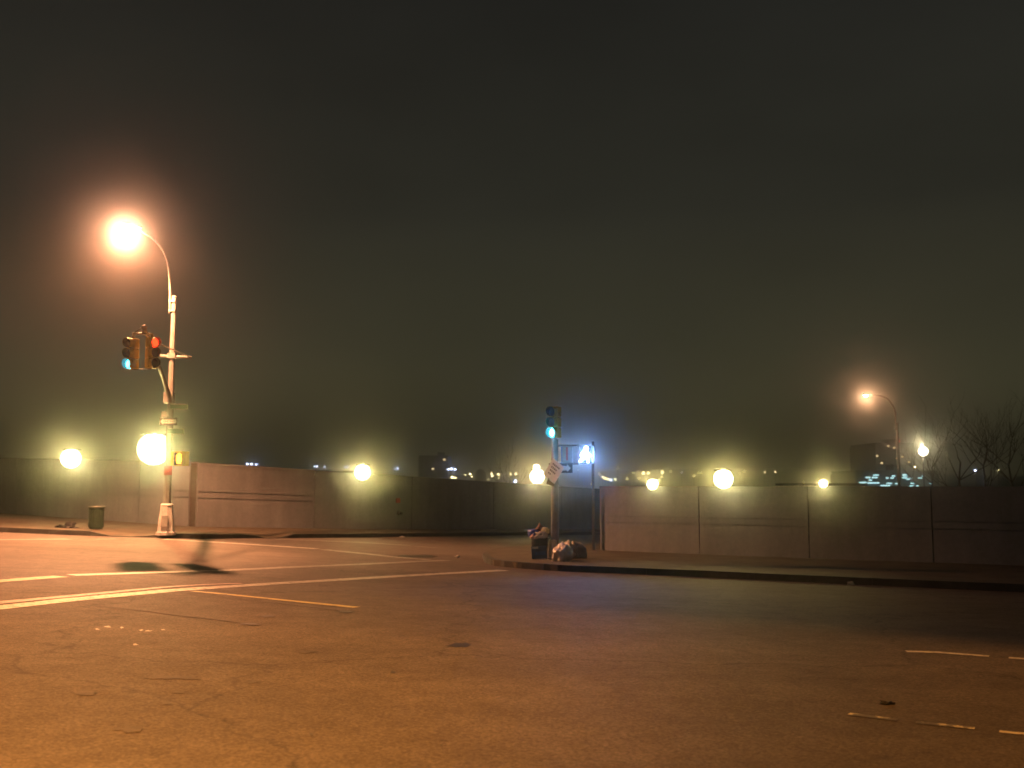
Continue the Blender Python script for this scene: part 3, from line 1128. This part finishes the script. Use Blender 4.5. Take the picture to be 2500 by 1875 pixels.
def crumple(name, label, cat, c, s, m, seed, group=None, freq=4.0, amp=.28, rz=0.0, squash=1.0, fold=0.12):
    """a soft crumpled lump resting at c"""
    bm = bmesh.new()
    bmesh.ops.create_icosphere(bm, subdivisions=4, radius=1)
    off = Vector((seed * 13.7, seed * 3.1, seed * 7.3))
    for v in bm.verts:
        p = v.co.copy()
        k = 1 + amp * mnoise.noise(p * freq * .35 + off) * 1.5
        k += fold * (abs(mnoise.noise(p * freq * .9 + off * 2)) * 2 - .5)
        k += fold * .5 * (abs(mnoise.noise(p * freq * 2.3 + off * 3)) * 2 - .5)
        v.co = p * k
        if v.co.z < -.55:
            v.co.z = -.55 + (v.co.z + .55) * .12
    me = bpy.data.meshes.new(name)
    bm.to_mesh(me)
    bm.free()
    zmin = min(v.co.z for v in me.vertices)
    for v in me.vertices:
        v.co = Vector((v.co.x * s[0], v.co.y * s[1], (v.co.z - zmin) * s[2]))
    me.polygons.foreach_set('use_smooth', [True] * len(me.polygons))
    me.materials.append(m)
    o = bpy.data.objects.new(name, me)
    COL.objects.link(o)
    o.location = c
    o.rotation_euler = (0, 0, rz)
    return tag(o, label, cat, group)


def plastic(name, col, rough=.32, spec=.6, trans=0.0):
    m = mat(name, col, rough, .18, 7, .25, 18, spec=spec)
    return m


BAG_CLEAR = plastic('clear_bag', (.55, .50, .47))
BAG_DIM = plastic('dim_bag', (.30, .28, .24))
top = BB.z + hb2 - .05
crumple('blue_bag', 'crumpled blue plastic bag on top of the litter basket', 'plastic bag', (BB.x - .16, BB.y - .05, top - .03), (.13, .12, .12), plastic('blue_plastic', (.06, .09, .45)), 3, fold=.2)
crumple('food_carton', 'brown paper bag heaped on the litter basket', 'paper bag', (BB.x + .0, BB.y + .02, top), (.13, .12, .15), mat('brown_paper', (.16, .07, .045), .85, .3, 9), 5, fold=.25)
crumple('paper_wrapper', 'pale yellow paper wrapper on the right of the basket heap', 'wrapper', (BB.x + .13, BB.y - .06, top + .05), (.09, .08, .09), mat('yellow_paper', (.62, .55, .30), .7, .2, 9), 8, fold=.35)
crumple('paper_wrapper', 'grey white paper spilling over the front rim of the basket', 'wrapper', (BB.x + .04, BB.y - .16, top - .06), (.16, .08, .10), mat('white_paper', (.42, .38, .36), .7, .2, 9), 11, fold=.35)
crumple('paper_wrapper', 'pinkish wrapper under the blue bag on the basket rim', 'wrapper', (BB.x - .13, BB.y - .15, top - .08), (.10, .06, .07), mat('pink_paper', (.45, .28, .24), .7, .2, 9), 12, fold=.35)

# carton leaning against the basket
ct = thing('drink_carton', 'blue and white box leaning against the foot of the litter basket', 'box', Vector((BB.x - .02, BB.y - .27, BB.z + .0)), R(-8))
MB().box((0, 0, .17), (.38, .10, .31), (R(-9), R(-5), 0)).build('box_body', mat('blue_card', (.05, .085, .16), .55, .3, 6), ct, bevel=.006)
MB().box((-.01, -.055, .04), (.33, .012, .07), (R(-9), R(-5), 0)).build('white_band', mat('white_card', (.45, .45, .45), .6, .2, 8), ct)
MB().box((-.10, -.032, .285), (.15, .012, .05), (R(-9), R(-5), 0)).build('white_label', mat('white_card', (.45, .45, .45), .6, .2, 8), ct)
MB().box((.03, -.05, .155), (.26, .010, .09), (R(-9), R(-5), 0)).build('blue_panel', mat('bright_blue_card', (.05, .12, .30), .55, .3, 6), ct)

b_ = gp(1374, 1371, KH)
crumple('rubbish_bag', 'front pinkish clear rubbish bag leaning at the post foot', 'rubbish bag', b_ + Vector((0, .12, -.01)), (.27, .20, .26), BAG_CLEAR, 21, 'rubbish bags at the corner post', fold=.16, rz=.4)
b_ = gp(1390, 1364, KH)
crumple('rubbish_bag', 'pale tan rubbish bag with rounded top behind the pinkish one', 'rubbish bag', b_ + Vector((.0, .30, -.01)), (.21, .20, .27), BAG_CLEAR, 25, 'rubbish bags at the corner post', fold=.14)
b_ = gp(1410, 1364, KH)
crumple('rubbish_bag', 'dim yellowish rubbish bag at the right of the heap', 'rubbish bag', b_ + Vector((.0, .22, -.01)), (.21, .20, .25), BAG_DIM, 29, 'rubbish bags at the corner post', fold=.14)


# ------------------------------------------------------------------ small litter
def scrap(name, label, cat, u, v, h, size, m, seed):
    p = gp(u, v, h)
    return crumple(name, label, cat, p + Vector((0, 0, -.004)), size, m, seed, fold=.4, amp=.4)


WHITE_SCRAP = mat('white_scrap', (.55, .53, .50), .7, .2, 9)
scrap('black_scrap', 'flat black scrap lying on the road at lower right', 'litter', 2165, 1719, 0, (.055, .03, .016), BLACK, 31)
scrap('black_bag', 'black rubbish bag lying in the gutter left of the bin', 'rubbish bag', 165, 1300, 0, (.34, .20, .16), BLACK, 33)
scrap('paper_scrap', 'white paper scrap beside the black bag in the left gutter', 'litter', 155, 1302, 0, (.06, .05, .06), WHITE_SCRAP, 35)
scrap('paper_scrap', 'white scrap on the kerb in front of the dark right wall', 'litter', 2078, 1427, 0, (.07, .05, .035), WHITE_SCRAP, 37)
scrap('paper_scrap', 'white scrap on the road left of the litter basket', 'litter', 1117, 1362, 0, (.06, .05, .04), WHITE_SCRAP, 39)
scrap('paper_scrap', 'white scrap in the gutter below the long middle wall', 'litter', 981, 1311.5, 0, (.08, .06, .03), WHITE_SCRAP, 41)
sa, sb = gp(800, 1284.5, KH), gp(836, 1286.5, KH)
st = strip([sa, sb], .07, .06, KH + .03, 0, .2)
bd = thing('wood_strip', 'pale narrow strip lying on the pavement before the long wall', 'wood strip', sa)
MB().tube([sa + Vector((0, 0, .03)), sb + Vector((0, 0, .035))], .035, 6).build('strip', mat('pale_wood', (.5, .47, .42), .7, .2, 6), bd, world=True)


# ------------------------------------------------------------------ added globes on the wall tops for the glare of lamps beyond
GLOBE_G = glow('yellow_globe', (1.0, .88, .42), 9)
GLOBE_W = glow('pale_globe', (1.0, .86, .58), 8)


def glare_globe(label, u, v, p0, p1, t0, t1, rad, watts, color, gm=None, group='added globes standing for lamp glare'):
    """an added globe and fitting on a wall top, standing for the glare of a lamp beyond"""
    f = fractions(p0, p1, [u])[0]
    q = p0 + (p1 - p0) * f
    top = t0 + (t1 - t0) * f
    L = at(u, v, q.y - rad - .10)
    d = (p1 - p0)
    n = Vector((d.y, -d.x, 0)).normalized()
    base = Vector((L.x, q.y + .16, top))
    t = thing('glare_globe', label, 'lamp', base, 0, group)
    MB().box((base.x, base.y, top + .03), (.22, .22, .05)).build('foot_plate', DARK_STEEL, t, world=True)
    bz = max(top + .12, L.z)
    MB().tube([base, Vector((base.x, base.y, bz + .03))], .03, 8).build('stem', DARK_STEEL, t, world=True)
    MB().tube([Vector((base.x, base.y, bz)), Vector((L.x, L.y + rad * .8, bz if bz < L.z + rad * .6 else L.z + rad * .6))], .022, 6).build('bracket', DARK_STEEL, t, world=True)
    MB().sphere(L, rad, 18, 12).build('globe', gm or GLOBE_G, t, world=True)
    MB().lathe([(rad * .3, -.05), (rad * .8, -.03), (rad * .95, .0), (rad * .3, .0)], 14, (L.x, L.y + rad * .35, L.z + rad * .95)).build('globe_cap', DARK_STEEL, t, world=True)
    out = Vector((1.5, 7.0, 2.4))                # added spots face the junction so the haze glows around each globe
    lamp_light(t, L + (out - L).normalized() * (rad + .10), color, watts, .09, 'SPOT', R(64), 1.0, aim=out)
    return t


W1A = (w1_l, w1_r, top_z(-420, 1109, w1_l), top_z(459, 1127, w1_r))
W2A = (w2_l, w2_r, w2_t0, w2_t1)
W3A = (w3_l, w3_e, top_z(1465, 1187, w3_l), top_z(1250 + FPX * w3_e.x / w3_e.y, 1188, w3_e))
glare_globe('added yellow globe standing for lamp glare at far left above the bin', 173, 1119, *W1A, .39, 860, YELLOW)
glare_globe('biggest added yellow globe standing for lamp glare beside the left lamp post', 376, 1096, *W1A, .60, 1400, YELLOW)
glare_globe('added yellow globe standing for lamp glare on the long middle wall', 885, 1153, *W2A, .33, 500, YELLOW)
glare_globe('lower added globe of the glare pair left of the tilted sign', 1312, 1163, *W2A, .35, 420, (1.0, .78, .26), GLOBE_W)
glare_globe('small upper added globe of the glare pair left of the tilted sign', 1310, 1141, *W2A, .15, 90, (1.0, .66, .28), GLOBE_W)
glare_globe('medium added yellow globe for lamp glare on the left part of the right wall', 1593, 1182, *W3A, .16, 190, YELLOW)
glare_globe('large added yellow globe for lamp glare in the middle of the right wall', 1766, 1169, *W3A, .27, 340, YELLOW)
glare_globe('small added yellow globe for lamp glare on the right wall near the low roof', 2010, 1180, *W3A, .11, 125, YELLOW)


def post_lamp(label, u, v, y, rad, watts, color):
    L = at(u, v, y)
    base = Vector((L.x, y, ground_z(L.x, y) - .06))
    t = thing('post_lamp', label, 'lamp', base)
    MB().tube([base, Vector((L.x, y + .12, L.z - .1))], [.08, .05], 8).build('pole', DARK_STEEL, t, world=True)
    MB().sphere(L, rad, 16, 10).build('globe', GLOBE_W, t, world=True)
    MB().tube([Vector((L.x, y + .12, L.z - .12)), L + Vector((0, 0, -rad * .9))], [.06, rad * .4], 10).build('globe_holder', DARK_STEEL, t, world=True)
    lamp_light(t, L + Vector((0, .05, rad + .12)), color, watts, .1)
    return t


post_lamp('white yellow globe lamp on a post among the bare trees', 2254, 1102, 75, .34, 420, (1.0, .80, .45))
# the curved lamp beyond the right wall
fl = at(2115, 968, 68)
pbx = at(2196, 1188, 68).x
base = Vector((pbx, 68, ground_z(pbx, 68) - .06))
lamp2 = thing('street_lamp', 'smaller lit street lamp with curved arm beyond the right wall', 'street lamp', base, 0, 'lit street lamps')
pt_ = at(2192, 1032, 68)
MB().tube([base, Vector((pbx, 68, pt_.z))], [.14, .085], 8).build('shaft', DARK_STEEL, lamp2, world=True)
cv = catmull([Vector((pbx - .1, 68, pt_.z - .5)), Vector((pbx - .1, 68, pt_.z + .1)), at(2184, 1000, 68), at(2168, 975, 68), at(2148, 966, 68), at(2128, 964, 68)], 5)
MB().tube(cv, .05, 8).build('lamp_arm', DARK_STEEL, lamp2, world=True)
lc2, _ = cobra_head(lamp2, cv[-1], Vector((-1, -.15, 0)), .7, LENS_SOD)
lamp_light(lamp2, lc2 + Vector((0, -.15, -.15)), (1.0, .5, .24), 520, .48)

# street lamp at the photographer's kerb that lights the foreground
nb = Vector((-5.9, -0.6, ground_z(-5.9, -0.6)))
lamp3 = thing('street_lamp', 'street lamp above the camera lighting the near road', 'street lamp', nb, 0, 'lit street lamps')
octagon_base(lamp3, nb)
MB().tube([nb + Vector((0, 0, .9)), nb + Vector((0, 0, 7.4))], [.125, .075], 8).build('shaft', GALV, lamp3, world=True)
cv = catmull([nb + Vector((.1, .05, 6.8)), nb + Vector((.1, .1, 7.4)), nb + Vector((.3, .5, 8.8)), nb + Vector((.9, 1.8, 9.6)), nb + Vector((1.6, 3.3, 9.75))], 5)
MB().tube(cv, .05, 8).build('lamp_arm', GALV, lamp3, world=True)
lc3, _ = cobra_head(lamp3, cv[-1], Vector((.4, .9, 0)), .62, LENS_SOD)
lp3 = lc3 + Vector((0, 0, -.2))
lamp_light(lamp3, lp3, SODIUM2, 8000, .13, 'SPOT', R(106), .12, aim=(lp3.x, lp3.y + .4, 0))
lamp_light(lamp3, lp3, SODIUM2, 7400, .13, 'SPOT', R(60), .6, aim=(lp3.x + .2, lp3.y + 6.2, 0))


# ------------------------------------------------------------------ bare trees behind the right wall
def bare_tree(label, u, vtop, y, seed, spread=1.0, twigs=6):
    rnd = random.Random(seed)
    tp = at(u, vtop, y)
    g0 = ground_z(tp.x, y) - .06
    base = Vector((tp.x, y, g0))
    H = tp.z - g0
    t = thing('bare_tree', label, 'tree', base, 0, 'bare trees behind the walls')
    tr = MB()
    P = [base]
    lean = Vector((rnd.uniform(-.08, .08), rnd.uniform(-.05, .05), 1))
    for k in range(1, 5):
        P.append(base + lean * H * .14 * k + Vector((rnd.uniform(-.06, .06), rnd.uniform(-.06, .06), 0)))
    r0 = .015 * H ** .9
    tr.tube(P, [r0 * (1 - .13 * k) for k in range(5)], 8)
    tr.build('trunk', BARK, t, world=True)
    br = MB()

    def grow(p, d, length, r_, depth):
        pts = [p]
        q = p.copy()
        dd = d.copy()
        n = 4
        for _ in range(n):
            dd = (dd + Vector((rnd.uniform(-.22, .22), rnd.uniform(-.22, .22), rnd.uniform(-.05, .17)))).normalized()
            q = q + dd * length / n
            pts.append(q.copy())
        br.tube(pts, [r_ * (1 - .16 * k) for k in range(n + 1)], 5 if depth < 2 else 4, cap=False)
        if depth >= 4:
            return
        for k in range(3 if depth < 3 else 2):
            a = pts[rnd.randint(2, n)]
            nd = (dd + Vector((rnd.uniform(-.9, .9) * spread, rnd.uniform(-.8, .8) * spread, rnd.uniform(-.1, .6)))).normalized()
            grow(a, nd, length * rnd.uniform(.58, .78), r_ * .5, depth + 1)
    for k in range(twigs):
        a = P[rnd.randint(2, 4)]
        nd = Vector((rnd.uniform(-1, 1) * spread, rnd.uniform(-.8, .8) * spread, rnd.uniform(.5, 1.2))).normalized()
        grow(a, nd, H * rnd.uniform(.24, .34), r0 * .40, 1)
    br.build('crown', BARK, t, world=True)
    return t


bare_tree('bare tree just right of the curved lamp beyond the right wall', 2262, 1020, 58, 2, 1.0)
bare_tree('bare tree with forked branches right of the white lamp', 2335, 990, 52, 5, 1.1, 7)
bare_tree('tall bare tree in the middle of the right hand row', 2395, 1010, 56, 9, 1.0, 6)
bare_tree('bare tree at the right edge of the photo', 2470, 1000, 50, 14, 1.1, 7)
bare_tree('thin bare sapling above the long wall left of the lamp pair', 1247, 1108, 78, 17, .8, 4)
bare_tree('low bare shrub above the long wall near the tilted sign', 1228, 1142, 76, 19, 1.2, 5)

# ------------------------------------------------------------------ far side: buildings, hill, lights
FACADE = mat('far_facade', (.10, .095, .09), .9, .2, .05)
FACADE_D = mat('dark_facade', (.05, .048, .045), .9, .2, .05)
ROOF_TAN = mat('tan_roof', (.34, .28, .19), .8, .2, .5)
WIN_DARK = mat('dark_window', (.02, .022, .025), .2, .3, 1)
WIN_COOL = glow('cool_window', (.55, .95, 1.0), 2.2)
WIN_WARM = glow('warm_window', (1.0, .72, .36), 3.0)


def far_building(label, u0, u1, vtop, y, m, depth=25, roof=0.0):
    a, b = at(u0, vtop, y), at(u1, vtop, y)
    g0 = ground_z((a.x + b.x) / 2, y) - .1
    base = Vector(((a.x + b.x) / 2, y, g0))
    t = thing('far_building', label, 'building', base)
    w, h = b.x - a.x, a.z - g0
    MB().box((0, depth / 2, h / 2), (w, depth, h)).build('wall', m, t)
    MB().box((0, depth / 2, h + .35), (w * .98, depth * .96, .7)).box((w * .2, depth / 2, h + 1.4), (w * .22, depth * .3, 1.6)).build('roof', m, t)
    return t, w, h, base


def window(t, u, v, y, wpx, hpx, m):
    L = at(u, v, y)
    base = t.location
    w, h = wpx / FPX * y, hpx / FPX * y
    MB().box((L.x - base.x, -.25, L.z - base.z), (w, .3, h)).build('window', m, t)


YB = 420
bA, *_ = far_building('hazy pale block of flats above the long middle wall', 1022, 1094, 1116, YB, FACADE)
for i in range(5):
    for j in range(6):
        lit = (i, j) in ((4, 0), (2, 3))
        window(bA, 1029 + 14 * i, 1122 + 7.5 * j, YB, 5, 3, WIN_WARM if lit else WIN_DARK)
dm = at(1173, 1170, YB)
bD = thing('domed_building', 'small hazy domed building left of the lamp pair', 'building', Vector((dm.x, YB, ground_z(dm.x, YB) - .1)))
hd_ = at(1173, 1160, YB).z - bD.location.z
MB().lathe([(2.3, 0), (2.3, hd_)], 18).build('drum', FACADE, bD)
MB().lathe([(2.35, 0), (2.2, .9), (1.6, 1.8), (.8, 2.35), (.05, 2.5)], 18, (0, 0, hd_)).build('dome', FACADE, bD)
MB().box((0, 4, hd_ * .42), (9, 5, hd_ * .84)).build('wing', FACADE, bD)
YT = 330
bT, *_ = far_building('dark tower block behind the curved lamp at right', 2137, 2232, 1086, YT, FACADE_D)
tower_lit = {(2168, 1089), (2183, 1093), (2141, 1113), (2202, 1115), (2190, 1119), (2152, 1131), (2169, 1141), (2218, 1128)}
for u, v in tower_lit:
    window(bT, u, v, YT, 4.5, 2.6, WIN_WARM)
for i in range(7):
    for j in range(9):
        u, v = 2145 + 13.5 * i, 1093 + 8.4 * j
        if min(abs(u - a) + abs(v - b) for a, b in tower_lit) > 7:
            window(bT, u, v, YT, 5, 3, WIN_DARK)
p = at(2221, 1077, YT)
MB().tube([(p.x - bT.location.x, 10, p.z - bT.location.z - 3), (p.x - bT.location.x, 10, p.z - bT.location.z)], .15, 6).build('mast', DARK_STEEL, bT)
MB().sphere((p.x - bT.location.x, 10, p.z - bT.location.z + .3), .5, 10, 6).build('warning_light', glow('red_beacon', (1, .03, .01), 6), bT)
YO = 230
bO, *_ = far_building('low office block with rows of cool lit windows behind the right wall', 2088, 2292, 1156, YO, FACADE_D, 18)
for (u, v, w) in ((2138, 1160, 13), (2118, 1166, 11), (2134.5, 1166, 13), (2124, 1172, 7), (2105, 1178, 16), (2131, 1179, 29), (2170, 1180, 12), (2160, 1185.5, 22), (2181, 1162, 8), (2165, 1167, 5), (2177, 1167, 7), (2207, 1159, 9), (2208, 1162.5, 10), (2207, 1166.5, 11), (2215, 1170, 7), (2224, 1168, 6), (2245, 1167, 9), (2253, 1162, 6), (2226, 1180, 7), (2224, 1186.5, 8), (2271, 1180, 7), (2188, 1181, 8), (2239, 1186.5, 5)):
    window(bO, u, v, YO, w, 2.4, WIN_COOL)
for j, v in enumerate((1162.7, 1169.2, 1175.3, 1182.5)):
    for k in range(11):
        window(bO, 2098 + k * 18, v, YO, 12, 1.8, WIN_DARK)
YS = 62
ra, rb_ = at(1968, 1183, YS), at(2104, 1183, YS)
shed = thing('low_shed', 'long low shed roof just showing above the right wall', 'shed', Vector(((ra.x + rb_.x) / 2, YS, ground_z(ra.x, YS) - .1)))
sw, sh = rb_.x - ra.x, ra.z - shed.location.z
MB().box((0, 3, sh / 2 - .1), (sw, 6, sh)).build('wall', ROOF_TAN, shed)
MB().box((0, 3, sh + .0), (sw + .5, 6.6, .16)).build('roof', DARK_STEEL, shed)

# far hillside
hv, hf = [], []
YH = 980
cols = [(-200, 1172), (300, 1168), (700, 1165), (1000, 1163), (1300, 1158), (1450, 1152), (1600, 1147), (1750, 1143), (1900, 1145), (2050, 1150), (2250, 1158), (2500, 1163), (2800, 1168)]
for i, (u, v) in enumerate(cols):
    L = at(u, v, YH)
    g0 = ground_z(L.x, YH)
    for yy, f in ((-260, 0.0), (-120, .45), (0, 1.0), (160, .8), (320, 0.0)):
        hv.append((L.x * (YH + yy) / YH, YH + yy, g0 - .5 + (L.z - g0 + .5) * f))
for i in range(len(cols) - 1):
    for k in range(4):
        hf.append((i * 5 + k, (i + 1) * 5 + k, (i + 1) * 5 + k + 1, i * 5 + k + 1))
tag(MB().add(hv, hf, True).build('hillside', mat('dark_hillside', (.035, .034, .028), .95, .3, .02)), kind='structure')

COOLP = glow('far_cool_lamp', (.55, .66, 1.0), 30)
WARMP = glow('far_warm_lamp', (1.0, .80, .38), 20)
YELP = glow('far_yellow_lamp', (1.0, .86, .30), 20)
ORD = ['first', 'second', 'third', 'fourth', 'fifth', 'sixth', 'seventh', 'eighth', 'ninth', 'tenth', 'eleventh', 'twelfth', 'thirteenth', 'fourteenth', 'fifteenth', 'sixteenth', 'seventeenth', 'eighteenth', 'nineteenth', 'twentieth']


def far_lights(where, mats, pts, y, r=.42):
    pts = sorted(pts)
    for i, q in enumerate(pts):
        u, v = q[0], q[1]
        s = q[2] if len(q) > 2 else 1.0
        yy = y + random.uniform(-30, 30)
        L = at(u, v, yy)
        g0 = ground_z(L.x, yy)
        o = thing('far_light', f'{ORD[i]} from left of the {where}', 'light', Vector((L.x, yy, g0)), 0, 'tiny far lights on the skyline')
        MB().tube([(0, 0, 0), (0, 0, L.z - g0)], .1, 4).build('pole', DARK_STEEL, o)
        MB().sphere((0, -.2, L.z - g0), r * s * .72, 8, 6).build('lamp_globe', mats[q[3]] if len(q) > 3 else mats[0], o)


CM = [COOLP, WARMP, YELP]
far_lights('three blue white lights right of the lamp post', CM, [(604, 1133), (614, 1133), (626, 1134)], 440, .4)
far_lights('five tiny white lights left of the middle lamp', CM, [(768, 1139, .7), (774, 1139, .75), (793, 1140, .8), (844, 1140, .75), (850, 1140, .8)], 470, .4)
far_lights('two white lights left of the pale block', CM, [(964, 1144, .7), (971, 1143)], 450, .42)
far_lights('three blue white lights below the pale block', CM, [(1095, 1146, .8), (1102, 1145), (1111, 1146)], 400, .42)
far_lights('warm lights around the domed building', [WARMP, COOLP], [(1104, 1165, 1.1), (1111, 1166, 1.2), (1136, 1159, .6), (1148, 1157), (1152, 1164, .6), (1192, 1171, .5), (1200, 1157), (1202, 1162), (1217, 1158), (1217, 1167, .7), (1246, 1157), (1260, 1157)], 400, .42)
far_lights('tiny blue white light beside the lamp pair', CM, [(1258, 1175, 1.2)], 380, .45)
far_lights('lights slanting down right of the thin post', [YELP, COOLP], [(1442, 1181, .6), (1463, 1157, .8), (1471, 1164), (1477, 1168), (1485, 1170), (1491, 1172, 1, 1), (1502, 1170)], 520, .5)
far_lights('hillside lights around the medium yellow lamp', [YELP, WARMP, COOLP], [(1411, 1147, .6), (1508, 1143, .8), (1531, 1169, .8), (1547, 1155, .7), (1559, 1168), (1571, 1155, 1.5, 1), (1583, 1154, .8), (1617, 1153, 1.5, 1), (1616, 1165, .9), (1637, 1151), (1664, 1153, .6, 2)], 520, .5)
far_lights('hillside lights around the large yellow lamp', [YELP, WARMP], [(1694, 1162), (1706, 1154, .8), (1711, 1153, .8), (1806, 1156, .9), (1817, 1150, 1.2), (1866, 1153, .9, 1), (1893, 1152, .9, 1), (1962, 1177, .6)], 520, .5)
far_lights('pale lights among the bare trees at right', CM, [(2233, 1140, 1, 1), (2238, 1152, 1.1, 1), (2380, 1149, .7), (2437, 1148, .7, 1)], 300, .34)

# ------------------------------------------------------------------ haze
hm = bpy.data.materials.new('haze')
hm.use_nodes = True
hn = hm.node_tree
for n in list(hn.nodes):
    if n.type == 'BSDF_PRINCIPLED':
        hn.nodes.remove(n)
pv = hn.nodes.new('ShaderNodeVolumePrincipled')
pv.inputs['Color'].default_value = (.95, .95, .95, 1)
pv.inputs['Density'].default_value = 0.0024
pv.inputs['Anisotropy'].default_value = 0.978
out = [n for n in hn.nodes if n.type == 'OUTPUT_MATERIAL'][0]
hn.links.new(pv.outputs[0], out.inputs['Volume'])
hz0, hz1 = -16.0, 62.0
hb_ = MB().box((0, 620, (hz0 + hz1) / 2), (2500, 1400, hz1 - hz0)).build('haze', hm)
tag(hb_, kind='stuff')
hb_['label'] = 'thin night haze glowing around the lamps'
